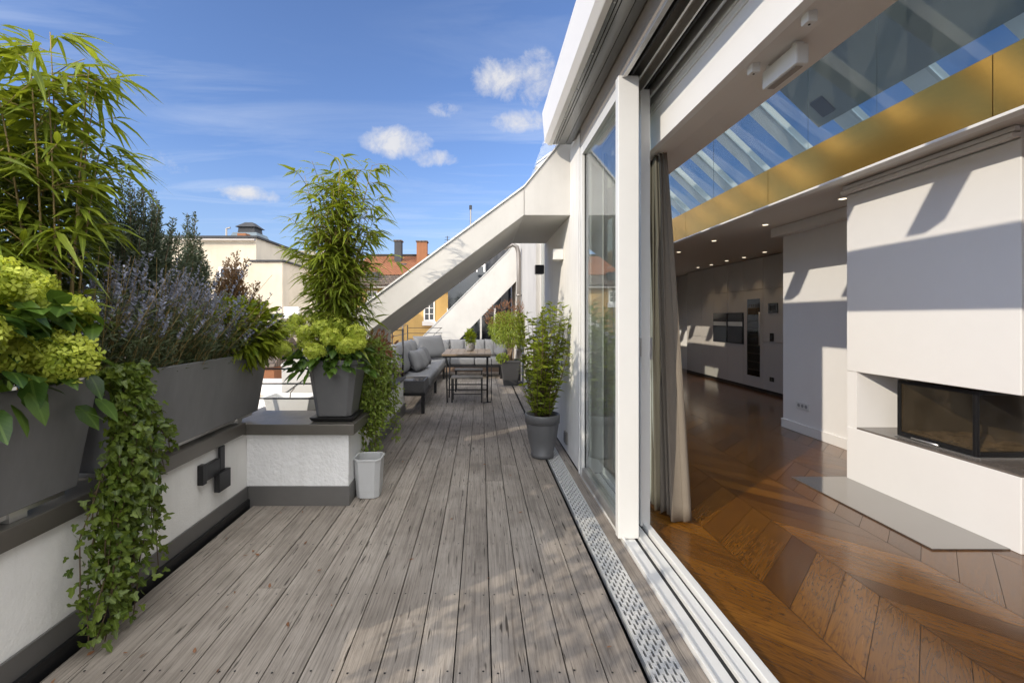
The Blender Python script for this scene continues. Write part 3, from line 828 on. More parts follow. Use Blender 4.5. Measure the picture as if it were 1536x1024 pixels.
MB().box(-1.22,-.985,5.055,5.97,.441,.475).build('coping', COPING, lw2, bevel=.003)

def rail(name, label, pts_posts, bars, base, rp=.012, rb=.006):
    t = empty(name, base, label, 'railing')
    for (a, b) in pts_posts: MB().tube([a, b], rp, 8).build('post', DARKMETAL, t, smooth=True)
    for (a, b) in bars: MB().tube([a, b], rb, 6).build('bar', DARKMETAL, t, smooth=True)
    return t
zs = [.97-.0+ -.1125*k for k in range(5)]
rail('railing', 'dark metal bar railing behind the ledge block', [((-1.95,3.46,.45),(-1.95,3.46,.99)),((-1.02,3.46,.45),(-1.02,3.46,.99))],
     [((-2.6,3.46,z),(-1.0,3.46,z)) for z in zs], (-1.5,3.46,.5))
rail('railing', 'dark metal railing with slim post behind the sofa cushions', [((-1.03,6.0,.3),(-1.03,6.0,1.10)),((-1.62,6.1,0),(-1.62,6.1,1.08)),((-1.62,8.3,0),(-1.62,8.3,1.08)),((-1.62,10.05,0),(-1.62,10.05,1.08))],
     [((-1.03,6.0,z),(-1.62,6.1,z)) for z in (.5,.75,1.08)] + [((-1.62,6.1,z),(-1.62,10.05,z)) for z in (.55,.72,.9)] + [((-1.62,6.1,1.08),(-1.62,10.05,1.08))]
     + [((-1.62,10.05,z),(-.85,10.05,z)) for z in (.78,.9,1.02)] + [((-.87,10.05,1.02),(-1.12,9.0,.72))], (-1.4,8,0))

# ================================================================== FIREPLACE
fp = empty('fireplace', (3.1,2.95,0), 'white built-in corner fireplace block with a wide glazed firebox', 'fireplace')
part('lower_block', W_WALL, MB().box(2.85,3.62,2.39,3.53,0,.405), fp, bevel=.004)
part('upper_block', W_WALL, MB().box(2.85,3.62,2.39,3.53,.837,2.195), fp, bevel=.004)
part('upper_neck', W_WALL, MB().box(2.87,3.62,2.41,3.53,2.197,2.262), fp)
part('niche_wall', W_WALL, MB().box(2.855,3.60,3.44,3.529,.406,.836), fp)
part('back_wall', W_WALL, MB().box(3.55,3.61,2.40,3.43,.406,.836), fp)
part('niche_floor', M_plain('dark_stone_slab', (.16,.14,.125), .2, 0, .3, 8, .0, 40, .5), MB().box(2.853,3.54,2.394,3.438,.4055,.418), fp)
X0, X1, YA, YB = 2.93, 3.45, 2.68, 3.19
fbx = MB().box(X0+.02,X1,YB-.03,YB-.012,.44,.80).box(X1-.02,X1,YA+.02,YB-.03,.44,.80).box(X0+.02,X1-.02,YA+.02,YB-.03,.425,.45).box(X0+.02,X1-.02,YA+.02,YB-.03,.79,.81)
part('firebox', SOOT, fbx, fp)
ashm = MB()
for k in range(60):
    ax, ay = rnd.uniform(X0+.05,X1-.06), rnd.uniform(YA+.05,YB-.06); s_ = rnd.uniform(.015,.05)
    ashm.frustum(ax, ay, .45, .45+s_*.45, s_, s_*.8, s_*.5, s_*.4, rnd.uniform(-.01,.01), 0)
part('ash_bed', ASH, ashm, fp)
dframe = MB().box(X0,X0+.022,YA,YA+.022,.425,.815).box(X0,X0+.022,YB-.022,YB,.425,.815).box(X0,X0+.02,YA+.022,YB-.022,.425,.455).box(X0,X0+.02,YA+.022,YB-.022,.79,.815)
dframe.box(X0+.022,X1,YA,YA+.02,.425,.452).box(X0+.022,X1,YA,YA+.02,.79,.815).box(X1-.02,X1,YA,YA+.02,.452,.79)
fr = part('door_frame', DARKMETAL, dframe, fp, bevel=.003)
MB().box(X0+.006,X0+.012,YA+.023,YB-.023,.456,.789).build('stove_glass', STOVEGL, fr)
MB().box(X0+.023,X1-.021,YA+.006,YA+.012,.453,.789).build('stove_glass', STOVEGL, fr)
MB().box(X0+.0125,X0+.016,YA+.024,YA+.030,.458,.787).box(X0+.0125,X0+.016,YB-.030,YB-.024,.458,.787).box(X0+.0125,X0+.016,YA+.031,YB-.031,.458,.464).build('glass_seal', M_plain('pale_seal', (.42,.34,.24), .6, 0, .4, 30), fr)
MB().tube([(X0-.022,YA+.20,.437),(X0-.022,YB-.13,.437)], .007, 8).build('handle', ALU, fr, smooth=True)
MB().box(X0-.02,X0-.001,YA-.02,YB,.419,.425).box(X0,X1,YA-.022,YA-.002,.419,.425).build('trim_rail', ALU, fr)
hp = MB().box(2.425,2.848,2.435,3.54,.0,.009).build('hearth_plate', HEARTHM, None, base=(2.6,3,0), bevel=.002)
tag(hp, 'shiny grey hearth plate lying on the parquet in front of the fireplace', 'hearth plate', None, 'thing')

# ================================================================== KITCHEN WALL
kc = empty('kitchen_cabinets', (4.8,8,0), 'tall taupe kitchen cabinet wall with flush handleless doors', 'cabinets')
MB().box(4.735,4.94,5.202,10.4,0,2.262).build('carcass', CAB, kc)
dy = [5.21,5.8,6.4,6.98,7.56,8.11,8.64,9.18,9.66,10.27]
for i in range(len(dy)-1):
    a, b = dy[i]+.003, dy[i+1]-.003
    for (z0, z1) in ((.06,.845),(.851,1.72),(1.726,2.255)):
        if i == 4 and z0 < 1.7:
            if z0 < .5: MB().box(4.708,4.733,a,a+.08,.06,1.72).box(4.708,4.733,b-.10,b,.06,1.72).box(4.708,4.733,a+.08,b-.10,.06,.24).box(4.708,4.733,a+.08,b-.10,1.57,1.72).build('cabinet_door', CAB, kc)
            continue
        if i in (5,6) and z0 < 1.7:
            if z0 < .5: MB().box(4.708,4.733,a,b,.06,.765).build('cabinet_door', CAB, kc)
            else: MB().box(4.708,4.733,a,b,1.34,1.72).build('cabinet_door', CAB, kc)
            continue
        MB().box(4.708,4.733,a,b,z0,z1).build('cabinet_door', CAB, kc, bevel=.0015)
MB().box(4.72,4.73,5.21,10.38,.0,.055).build('plinth', DARKMETAL, kc)
for (a, b, lb) in ((8.115,8.635,'black built-in oven nearer the wine cabinet'),(8.645,9.175,'black built-in oven beside the first, farther from the wine cabinet')):
    t = empty('oven', (4.72,(a+b)/2,.86), lb, 'oven', 'built-in ovens in the kitchen wall')
    MB().box(4.700,4.733,a+.004,b-.004,.77,1.335).build('body', BLACKGL, t, bevel=.003)
    MB().box(4.694,4.700,a+.03,b-.03,1.21,1.32).build('control_panel', M_plain('oven_display', (.03,.032,.035), .15), t)
    MB().box(4.692,4.700,a+.03,b-.03,1.09,1.17).build('trim_strip', ALU, t)
    MB().box(4.693,4.700,a+.03,b-.03,.79,1.07).build('oven_window', GLASS_D, t)
t = empty('wine_cabinet', (4.72,7.83,.3), 'narrow glass-fronted wine cabinet in the taupe kitchen wall', 'wine cabinet')
MB().box(4.715,4.733,7.645,8.005,.242,1.568).build('interior', BLACKGL, t)
for k in range(7): MB().box(4.706,4.716,7.66,7.99,.34+k*.14,.36+k*.14).build('shelf', TEAK if k < 5 else CAB, t)
bt = MB()
for k in range(5): bt.lathe([(.028,1.30),(.028,1.40),(.012,1.43),(.012,1.48)], 4.712, 7.69+k*.065, 8)
bt.build('bottle', M_plain('bottle_glass', (.12,.08,.04), .2), t)
MB().box(4.700,4.705,7.647,8.003,.244,1.566).build('pane', M_glass('wine_glass_pane', (.6,.62,.62), 1.4), t)
MB().tube([(4.67,7.60,.78),(4.67,7.60,1.34)], .011, 8).build('handle', ALU, t, smooth=True)
for (y_, z_, a, b, lb, c) in ((7.29,1.40,.12,.08,'dark square control screen on the near end of the cabinet wall','control screen'), (7.32,.93,.045,.065,'small dark switch plate below the control screen','switch'), (7.32,.25,.05,.035,'dark low socket plate near the cabinet plinth','socket')):
    t = empty(c.replace(' ','_'), (4.70,y_,z_), lb, c)
    MB().box(4.695,4.707,y_-a,y_+a,z_-b,z_+b).build('plate', BLACKGL, t, bevel=.002)
    MB().box(4.692,4.695,y_-a*.6,y_+a*.6,z_-b*.6,z_+b*.6).build('display', DARKMETAL, t)
t = empty('wall_socket', (3.46,4.87,.3), 'white triple power socket low on the white inner wall', 'socket')
sp = MB().box(3.459,3.4695,4.78,4.97,.262,.335).build('plate', BRIGHTP, t, bevel=.002)
for k in range(3): MB().prismx([(4.82+k*.055+.019*math.cos(q*math.pi/6), .299+.019*math.sin(q*math.pi/6)) for q in range(12)], 3.4565, 3.4588).build('outlet', M_plain('socket_well', (.30,.30,.30), .5), sp)
t = empty('kitchen_counter', (2.5,10.6,0), 'dark low kitchen counter at the far end of the parquet', 'counter')
MB().box(2.35,3.0,10.2,11.0,.06,.88).build('cabinet', CAB, t, bevel=.003)
MB().box(2.33,3.02,10.18,11.02,.882,.92).build('worktop', BLACKGL, t, bevel=.003)

# ceiling downlights: rim + lens + a small warm spot
dls = [(1148,337,'downlight nearest the brass edge in the white ceiling'),(1071,361,'downlight second along the brass edge, between the nearest and the farthest'),(1018,378,'downlight farthest along the brass edge'),
       (1147,378,'downlight over the tablet end of the cabinet wall'),(1116,386,'downlight in front of the wine cabinet'),(1090,391,'downlight in front of the ovens'),
       (1067,397,'downlight just past the ovens'),(1047,401,'downlight at the far end of the cabinet row'),(1264,298,'downlight half hidden beside the top of the fireplace')]
for i, (u, v, lb) in enumerate(dls):
    yy = 1.015*680/(476-v); xx = (u-721)/680*yy
    t = empty('downlight', (xx,yy,2.27), lb, 'downlight', 'round downlights in the kitchen ceiling')
    MB().lathe([(.040,2.2685),(.040,2.263),(.030,2.263)], xx, yy, 20).build('rim', W_PAINT, t)
    MB().lathe([(.028,2.2605),(.028,2.2615)], xx, yy, 16).build('lens', LAMP, t)
    if 3 <= i <= 7:
        sl = bpy.data.lights.new('downlight_lamp', 'SPOT'); sl.energy = 5; sl.spot_size = R(75); sl.spot_blend = .6; sl.color = (1,.72,.42); sl.shadow_soft_size = .03
        lo_ = bpy.data.objects.new('downlight_lamp', sl); COL.objects.link(lo_); lo_.parent = t; lo_.location = (0,0,-.02)

# ================================================================== CURTAINS
def curtain(label, x0, ya, yb, ztop, zbot, folds, mat, flare, lean):
    nu, nv = folds*10, 26
    vs = []; fs = []
    for j in range(nv+1):
        s = j/nv; z = ztop + (zbot-ztop)*s
        for i in range(nu+1):
            q = i/nu
            y0_ = ya - lean*s; y1_ = yb
            amp = (.022+.030*s*flare)
            ph = q*folds*2*math.pi
            xx = x0 + .07*flare*s*(1-q) + amp*math.sin(ph) + .008*math.sin(ph*.37+3*s)
            yy = y0_ + (y1_-y0_)*q + .012*math.sin(ph*2+2*s)
            vs.append((xx, yy, z + (.012*math.sin(ph*1.3) if j == nv else 0)))
    for j in range(nv):
        for i in range(nu):
            b = j*(nu+1)+i; fs.append((b, b+1, b+nu+2, b+nu+1))
    o = MB().add(vs, fs).build('curtain', mat, None, base=(x0,(ya+yb)/2,0), smooth=True)
    so_ = o.modifiers.new('thick','SOLIDIFY'); so_.thickness = .003
    tag(o, label, 'curtain', 'floor-length curtains inside the sliding door', 'thing')
curtain('taupe floor-length curtain bunched just inside the open door', 1.15, 2.86, 3.06, 2.29, .02, 6, LINEN, 1.0, .14)
curtain('pale grey curtain hanging in folds behind the glass door leaf', 1.075, 2.98, 3.62, 2.29, .03, 8, SHEER, .7, 0)

# ================================================================== WALL FITTINGS
t = empty('wall_lamp', (.77,4.42,1.86), 'white cube lamp on the white outer wall under the slab', 'wall lamp')
MB().box(.70,.799,4.37,4.47,1.81,1.91).build('lamp_body', BRIGHTP, t, bevel=.003)
MB().box(.712,.788,4.382,4.458,1.806,1.809).build('diffuser', W_CEIL, t)
t = empty('wall_lamp', (.77,5.9,1.8), 'dark cube lamp on the far wall edge beyond the white cube lamp', 'wall lamp')
MB().box(.69,.798,5.695,5.80,1.80,1.91).build('lamp_body', DARKMETAL, t, bevel=.003)
MB().box(.702,.786,5.707,5.788,1.796,1.799).build('diffuser', W_CEIL, t)
t = empty('outdoor_socket', (.79,4.22,.13), 'small grey socket low on the white outer wall behind the potted shrub', 'socket')
MB().box(.782,.799,4.17,4.27,.08,.19).build('cover', SKIRT, t, bevel=.004)
MB().box(.778,.782,4.185,4.255,.10,.17).build('flap', POTG, t, bevel=.001)
t = empty('downpipe', (.78,8.8,0), 'grey downpipe with curved gutter elbow beside the far slab', 'downpipe')
MB().tube([(.20,8.8,2.70),(.30,8.8,2.60),(.48,8.8,2.60),(.62,8.8,2.66),(.70,8.8,2.62),(.735,8.8,2.50),(.74,8.8,2.3),(.74,8.8,.02)], .042, 12).build('pipe', ROD, t, smooth=True)
MB().tube([(.74,8.8,1.66),(.74,8.8,1.70)], .052, 12).tube([(.74,8.8,.6),(.74,8.8,.64)], .052, 12).build('pipe_clip', ROD, t, smooth=True)
MB().tube([(-.1,8.8,2.72),(.26,8.8,2.70)], .055, 10).build('gutter', ROD, t, smooth=True)
t = empty('dormer_window', (.4,12.4,.5), 'brown framed triangular window below the farther slab', 'window')
MB().box(-1.2,2.0,12.4,12.5,-.4,.55).build('brick_sill_wall', M_facade('brown_wall', (.22,.16,.12)), t)
MB().box(-.6,.9,12.36,12.399,.56,.62).box(-.02,.03,12.37,12.399,.62,1.5).box(.36,.41,12.37,12.399,.62,1.5).build('frame', W_PAINT, t)
MB().box(-.9,2.0,12.46,12.5,.62,2.5).build('pane', GLASS_D, t)
MB().box(.55,.75,12.30,12.36,.5,2.4).box(1.0,1.1,12.30,12.36,.5,2.4).build('grey_post', SLATE, t)

# ================================================================== PLANTERS AND POTS
def trough(y0, y1, label, group, x0=-1.88, x1=-1.545, z0=.605, z1=1.015, fl=.055):
    t = empty('planter', ((x0+x1)/2,(y0+y1)/2,z0), label, 'planter', group)
    cx, cyy = (x0+x1)/2, (y0+y1)/2; a, b = (x1-x0)/2, (y1-y0)/2
    m_ = MB()
    # tapered trough with a wall thickness and an inner ledge
    rings = [(a-.0, b-.0, z0), (a+fl, b+fl*.7, z1), (a+fl-.022, b+fl*.7-.022, z1), (a+fl-.034, b+fl*.7-.034, z1-.06)]
    vs = []
    for (p, q, z) in rings: vs += [(cx-p,cyy-q,z),(cx+p,cyy-q,z),(cx+p,cyy+q,z),(cx-p,cyy+q,z)]
    fs = [(0,3,2,1)]
    for r_ in range(3):
        for k in range(4): fs.append((r_*4+k, r_*4+(k+1)%4, r_*4+4+(k+1)%4, r_*4+4+k))
    m_.add(vs, fs).build('trough', ZINC, t, bevel=.005)
    MB().box(cx-a-fl+.04,cx+a+fl-.04,cyy-b-fl*.7+.04,cyy+b+fl*.7-.04,z1-.09,z1-.05).build('soil', SOIL, t)
    f_ = MB()
    for yy in (y0+.2, y1-.2): f_.box(x0+.02,x1-.02,yy-.03,yy+.03,.566,z0-.001)
    f_.box(x1-.06,x1-.03,y0+.02,y1-.02,.58,.60)
    f_.build('support_strip', ALU, t)
    return t
trough(1.875, 3.145, 'long anthracite planter on the parapet holding lavender and conifers, next to the ledge block', 'anthracite planters on the parapet')
trough(.95, 1.735, 'anthracite planter at the picture edge holding the big lime hydrangea', 'anthracite planters on the parapet')

# square tapered pot on the ledge
t = empty('ledge_pot', (-1.0,3.18,.551), 'dark tapered square pot on a saucer on the ledge block', 'plant pot')
def octa(cx, cy_, h, c, z): return [(cx-h+c,cy_-h,z),(cx+h-c,cy_-h,z),(cx+h,cy_-h+c,z),(cx+h,cy_+h-c,z),(cx+h-c,cy_+h,z),(cx-h+c,cy_+h,z),(cx-h,cy_+h-c,z),(cx-h,cy_-h+c,z)]
def octpot(parent, cx, cy_, rings, mat, name='pot', bevel=.004):
    vs = []; fs = [tuple(range(7,-1,-1))]
    for (h, c, z) in rings: vs += octa(cx, cy_, h, c, z)
    for r_ in range(len(rings)-1):
        for k in range(8): fs.append((r_*8+k, r_*8+(k+1)%8, r_*8+8+(k+1)%8, r_*8+8+k))
    fs.append(tuple(range((len(rings)-1)*8, len(rings)*8)))
    return MB().add(vs, fs).build(name, mat, parent, bevel=bevel)
octpot(t, -1.0, 3.18, [(.118,.028,.582),(.165,.04,.93),(.172,.04,.931),(.172,.04,.965),(.155,.04,.965),(.15,.04,.92)], POTG)
MB().frustum(-1.0,3.18,.552,.579,.135,.135,.15,.15).build('saucer', DARKMETAL, t, bevel=.005)
MB().box(-1.14,-.86,3.04,3.32,.90,.925).build('soil', SOIL, t)

# pale bucket beside the ledge
t = empty('bucket', (-.785,3.2,0), 'pale grey rounded plastic bucket on the deck beside the ledge block', 'bucket')
octpot(t, -.785, 3.2, [(.078,.03,.004),(.092,.032,.262),(.097,.032,.262),(.097,.032,.275),(.088,.03,.275),(.082,.03,.05)], BUCKET, 'bucket_body', .008)
MB().box(-.835,-.735,3.15,3.25,.15,.2).build('soil', SOIL, t)

def round_pot(t, cx, cy_, z, h, r0, r1, mat, rim=True):
    pr = [(r0*.95,z),(r0*1.04,z+.004),(r0*1.05,z+.035),(r0,z+.04),(r0+(r1-r0)*.55,z+h*.45),(r1*.95,z+h*.79),(r1*.95,z+h*.80)]
    if rim: pr += [(r1,z+h*.805),(r1*1.01,z+h*.985),(r1*.99,z+h),(r1*.93,z+h),(r1*.91,z+h*.9)]
    else: pr += [(r1,z+h),(r1*.93,z+h),(r1*.9,z+h*.9)]
    p = MB().lathe(pr, cx, cy_, 40).build('pot', mat, t, smooth=True)
    MB().lathe([(r1*.9,z+h*.86),(r1*.9,z+h*.885)], cx, cy_, 24).build('soil', SOIL, p)
    return p

# tall potted shrub by the white wall
t = empty('potted_shrub', (.555,4.08,0), 'tall leafy green shrub in a round grey pot by the white outer wall', 'potted plant')
round_pot(t, .555, 4.08, .002, .385, .098, .155, POTG)
sm = MB(); Pp = []; Dd = []; Tt = []
for k in range(62):
    a = rnd.uniform(0,6.28); sp = rnd.uniform(.05,.25); h = rnd.uniform(.25,.98) if k > 8 else rnd.uniform(.85,1.06)
    b0 = Vector((.555+rnd.uniform(-.07,.07), 4.08+rnd.uniform(-.07,.07), .35))
    pts = [b0 + Vector((math.cos(a)*sp*(s**.8), math.sin(a)*sp*(s**.8), h*s)) for s in (0,.25,.5,.75,1)]
    sm.tube(pts, [.005,.004,.0035,.0025,.001], 5)
    for j in range(int(h*62)):
        s = rnd.uniform(.06,1); i = min(3,int(s*4)); f = s*4-i
        p = pts[i]*(1-f)+pts[i+1]*f
        aa = rnd.uniform(0,6.28)
        Pp.append(p); Dd.append((math.cos(aa), math.sin(aa), rnd.uniform(.0,1.0))); Tt.append(min(1,max(0,rnd.gauss(.30+.35*s,.25))))
sm.build('stem', STEMB, t, smooth=True)
n = len(Pp); leaf_mesh('foliage', Pp, Dd, np.tile([0,0,1.],(n,1))+rs.normal(size=(n,3))*.5, rs.uniform(.05,.095,n), rs.uniform(.017,.028,n), L_SHR, t, 'lance', .2, .25, Tt)

# round lime plant in the far dark pot
t = empty('potted_plant', (.55,8.42,0), 'lime green round bush with russet tips in the square pot at the sofa end', 'potted plant')
octpot(t, .55, 8.42, [(.125,.02,.002),(.185,.025,.43),(.195,.025,.43),(.195,.025,.47),(.175,.025,.47),(.17,.025,.42)], M_plain('charcoal_pot', (.05,.05,.052), .45, 0, .25, 6))
MB().box(.39,.71,8.26,8.58,.41,.435).build('soil', SOIL, t)
sm = MB()
for k in range(16):
    a = rnd.uniform(0,6.28); q = rnd.uniform(.02,.14)
    sm.tube([(.55+rnd.uniform(-.08,.08),8.42+rnd.uniform(-.08,.08),.42),(.55+math.cos(a)*q*.5,8.42+math.sin(a)*q*.5,.70),(.55+math.cos(a)*q*2.0,8.42+math.sin(a)*q*2.0,.98)], [.010,.008,.004], 6)
sm.build('stem', M_plain('pale_branch', (.32,.23,.15), .8, 0, .3, 20), t, smooth=True)
Q, O = blob_points(5200, (.54,8.42,1.05), (.40,.36,.33), .35)
leaf_mesh('foliage', Q, O+rand_dir(len(Q))*.9, O+rand_dir(len(Q))*.6, rs.uniform(.035,.07,len(Q)), rs.uniform(.009,.016,len(Q)), L_PALE, t, 'lance', .3, .2)
Q, O = blob_points(900, (.52,8.46,1.24), (.44,.34,.28), .7)
O[:,2] = np.abs(O[:,2])
leaf_mesh('russet_foliage', Q, O+np.array([0,0,.6]), rand_dir(len(Q)), rs.uniform(.04,.08,len(Q)), .013, L_RED, t, 'lance', .1, .2)
Q, O = blob_points(500, (.40,8.30,.50), (.11,.1,.08), .4)
leaf_mesh('underplanting', Q, O, rand_dir(500), .035, .018, L_PALE, t, 'ovate', .2, .2)

# ------------------------------------------------------------------ hydrangeas
def hydrangea(name, base, label, heads, nfl, leaf_pts, lsize, fsz, group):
    t = empty(name, base, label, 'hydrangea', group)
    sm = MB()
    for (c, r) in heads:
        c = Vector(c)
        sm.tube([Vector(base)+Vector((rnd.uniform(-.08,.08),rnd.uniform(-.08,.08),0)), (Vector(base)+c)/2+Vector((0,0,.06)), c], [.005,.004,.003], 5)
        k = np.arange(nfl)+.5; ph = np.arccos(1-2*k/nfl*.92); th = math.pi*(1+5**.5)*k
        d = np.stack([np.cos(th)*np.sin(ph), np.sin(th)*np.sin(ph), np.cos(ph)],1)
        ld = rand_dir(7); bump = 1+((np.maximum(0,d@ld.T)**10)*.13).sum(1)
        rr_ = r*bump*rs.uniform(.74,1.08,nfl)
        Pq = np.array(c)+d*rr_[:,None]*np.array([1,1,.82])
        Nn = unit(d+rs.normal(size=(nfl,3))*.5)
        tnt = np.clip(rs.normal(.45,.2,nfl)+.25*d[:,2]+2.2*(rr_/r-.98),0,1)  # recessed florets darker: shade between them put into the tint
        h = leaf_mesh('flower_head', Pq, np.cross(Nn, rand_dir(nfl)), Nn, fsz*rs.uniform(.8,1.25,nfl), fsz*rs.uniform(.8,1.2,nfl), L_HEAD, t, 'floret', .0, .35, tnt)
        me_ = MB(); 
    sm.build('stem', STEM, t, smooth=True)
    Q = np.array([p for p, d in leaf_pts]); D_ = np.array([d for p, d in leaf_pts]); n = len(Q)
    leaf_mesh('foliage', Q, D_, np.tile([0,0,1.],(n,1))+rs.normal(size=(n,3))*.35, lsize*rs.uniform(.65,1.1,n), lsize*.62*rs.uniform(.8,1.1,n), L_HYD, t, 'ovate', rs.uniform(.15,.55,n), .18)
    return t
lp = []
for k in range(260):
    p = (rnd.uniform(-1.74,-1.42), rnd.uniform(1.15,1.70), rnd.uniform(1.02,1.31))
    lp.append((p, (rnd.uniform(-.2,1.0), rnd.uniform(-.9,.9), rnd.uniform(-.55,.5))))
for k in range(9):
    lp.append(((-1.45+rnd.uniform(-.04,.05), rnd.uniform(1.15,1.72), rnd.uniform(.93,1.06)), (rnd.uniform(.5,1), rnd.uniform(-.6,.6), rnd.uniform(-.9,.0))))
hydrangea('hydrangea', (-1.66,1.45,.96), 'big lime green mophead hydrangea at the picture edge', 
    [((-1.44,1.555,1.105),.094),((-1.50,1.65,1.27),.070),((-1.49,1.42,1.14),.070),((-1.56,1.53,1.30),.074),((-1.46,1.28,1.20),.08),((-1.60,1.62,1.36),.060),((-1.5,1.38,1.36),.08)],
    330, lp, .115, .040, 'lime hydrangeas')
lp = []
for k in range(270):
    a = rnd.uniform(0,6.28); r_ = rnd.uniform(.06,.25)
    lp.append(((-1.03+math.cos(a)*r_*1.15, 3.14+math.sin(a)*r_*.8, rnd.uniform(.96,1.12)-.10*(r_/.27)), (math.cos(a)+rnd.gauss(0,.3), math.sin(a)+rnd.gauss(0,.3), rnd.uniform(-.7,.35))))
hd_ = []
for (u, v, dd) in ((432,493,0),(458,499,.0),(484,493,-.02),(497,507,-.06),(472,527,-.08),(425,523,-.03),(412,520,.04),(520,519,-.05),(533,500,.03),(508,488,.06),(445,481,.08),(476,479,.09),(460,515,.03),(536,515,.02),(412,498,.08),(495,478,.12)):
    y_ = 3.02+dd
    hd_.append((((u-721)/680*y_, y_, 1.25-(v-476)/680*y_), rnd.uniform(.052,.066)))
hydrangea('hydrangea', (-1.02,3.18,.93), 'lime green hydrangea with many small heads in the dark pot on the ledge block', hd_, 210, lp, .085, .025, 'lime hydrangeas')

# ------------------------------------------------------------------ bamboo
cn_ = []
for k in range(30):
    a = rnd.uniform(0,6.28); l_ = rnd.uniform(.06,.25)
    cn_.append((math.cos(a)*l_, math.sin(a)*l_*.8, rnd.uniform(.65,1.42), rnd.uniform(-.09,.09), rnd.uniform(-.08,.06)))
cn_ += [(.20,.0,1.46,.03,0),(-.02,.05,1.48,0,0),(-.24,0,1.02,-.05,0),(.12,-.05,1.40,.02,0),(-.24,-.03,.80,-.05,0),(-.2,.02,1.1,-.04,0),(.2,.02,1.2,.04,0),(.26,0,.75,.05,0)]
bamboo('bamboo', (-1.0,3.22,.93), 'bushy green bamboo rising from the dark pot on the ledge block', cn_, 7, .10, .09, .165, 'green bamboos', .13)
cn_ = [(.0,-.05,1.44,.0,.0),(.10,.02,1.26,.02,.0),(-.06,-.03,1.32,-.04,.0),(.08,-.14,1.28,.0,-.07),(-.14,-.16,1.20,-.06,-.03),(-.05,-.30,1.22,-.05,-.12),(.06,.06,1.05,.03,.02),(.08,.0,1.33,.05,-.02),(-.1,-.36,1.05,-.1,-.18),(-.02,-.16,1.34,-.03,-.08),(.04,-.08,1.22,.03,-.05),(-.12,-.3,1.38,-.05,-.2)]
bamboo('bamboo', (-1.70,1.84,.95), 'tall loose bamboo with long arching leaves behind the big hydrangea', cn_, 8, .26, .10, .20, 'green bamboos', .12, .0066, .72)

# ------------------------------------------------------------------ clipped hedge at the picture edge and an unseen shrub added to dapple the deck
def hedge(name, base, label, c, r, n, mat, group=None, ls=.035):
    t = empty(name, base, label, 'shrub', group)
    sm = MB()
    for k in range(14):
        d = rand_dir(1, .8)[0]
        sm.tube([base, Vector(c)*.5+Vector(base)*.5+Vector((d[0]*.04,d[1]*.04,0)), (c[0]+d[0]*r[0]*.8,c[1]+d[1]*r[1]*.8,c[2]+d[2]*r[2]*.8)], [.012,.008,.002], 5)
    sm.build('stem', STEMB, t, smooth=True)
    Q, O = blob_points(n, c, r, .5, 10)
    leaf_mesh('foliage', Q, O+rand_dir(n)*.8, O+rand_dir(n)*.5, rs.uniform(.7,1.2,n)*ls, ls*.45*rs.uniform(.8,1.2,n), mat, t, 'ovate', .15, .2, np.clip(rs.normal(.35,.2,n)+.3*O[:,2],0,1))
    return t
hedge('privet_shrub', (-1.80,1.95,.95), 'dense small-leaved dark green shrub at the picture edge behind the bamboo', (-1.96,1.90,1.64), (.25,.30,.56), 12000, L_HEDGE)
hedge('privet_shrub', (-1.75,-.45,.57), 'loose unseen shrub added on the parapet beside the camera to dapple the deck', (-1.72,.12,1.06), (.20,.85,.36), 620, L_HEDGE, None, .08)  # out-of-view leaves placed to break up the sun on the deck

# ------------------------------------------------------------------ conifers, lavender, leafy shrub in planter 2
def conifer(base, label, sprays, mat, nl=.022):
    sprays = list(sprays)+[(q[0]+rnd.gauss(0,.05), q[1]+rnd.gauss(0,.07), q[2]-abs(rnd.gauss(.10,.10))) for q in sprays for _ in range(2)]
    t = empty('conifer', base, label, 'conifer', 'upright conifers in the long planter')
    sm = MB(); P_ = []; D_ = []; T_ = []
    for (tx, ty, tz) in sprays:
        top = Vector((tx,ty,tz)); b = Vector(base)
        mid = b*.5+top*.5+Vector((rnd.uniform(-.02,.02),rnd.uniform(-.02,.02),.0))
        sm.tube([b, mid, top], [.008,.005,.001], 5)
        Ls = (top-b).length
        for j in range(int(Ls/.022)):
            s = .22+.78*j/(Ls/.022)
            p = b*((1-s)**2)+mid*(2*s*(1-s))+top*(s*s)
            q = (1-s)*.20+.022
            for e in range(4):
                a = rnd.uniform(0,6.28); ln = q*rnd.uniform(.5,1.1)
                tw = Vector((math.cos(a)*.72, math.sin(a)*.72, .78)).normalized()
                for m_ in range(max(2,int(ln/.009))):
                    f = m_/max(2,int(ln/.009))
                    pp = p+tw*ln*f
                    a2 = rnd.uniform(0,6.28)
                    P_.append(pp); D_.append((tw.x+math.cos(a2)*.7, tw.y+math.sin(a2)*.7, tw.z+rnd.uniform(-.3,.3))); T_.append(min(1,max(0,rnd.gauss(.3+.4*s,.2))))
    sm.build('stem', STEMB, t, smooth=True)
    n = len(P_); leaf_mesh('needles', P_, D_, rand_dir(n), nl*rs.uniform(.7,1.2,n), nl*.34, mat, t, 'quad', .05, .1, T_)
conifer((-1.84,2.42,.96), 'dark green conifer with several pointed tips behind the lavender, next to the bamboo', [(-1.88,2.36,2.02),(-1.84,2.46,1.96),(-1.80,2.52,1.90),(-1.86,2.60,1.86),(-1.92,2.28,1.92),(-1.82,2.38,1.78),(-1.78,2.62,1.74),(-1.9,2.7,1.66),(-1.82,2.18,1.86),(-1.78,2.3,1.95),(-1.76,2.44,1.82),(-1.80,2.10,1.72),(-1.84,2.55,1.97),(-1.80,2.66,1.84),(-1.86,2.74,1.78),(-1.78,2.24,1.68),(-1.82,2.8,1.64)], L_CON, .023)
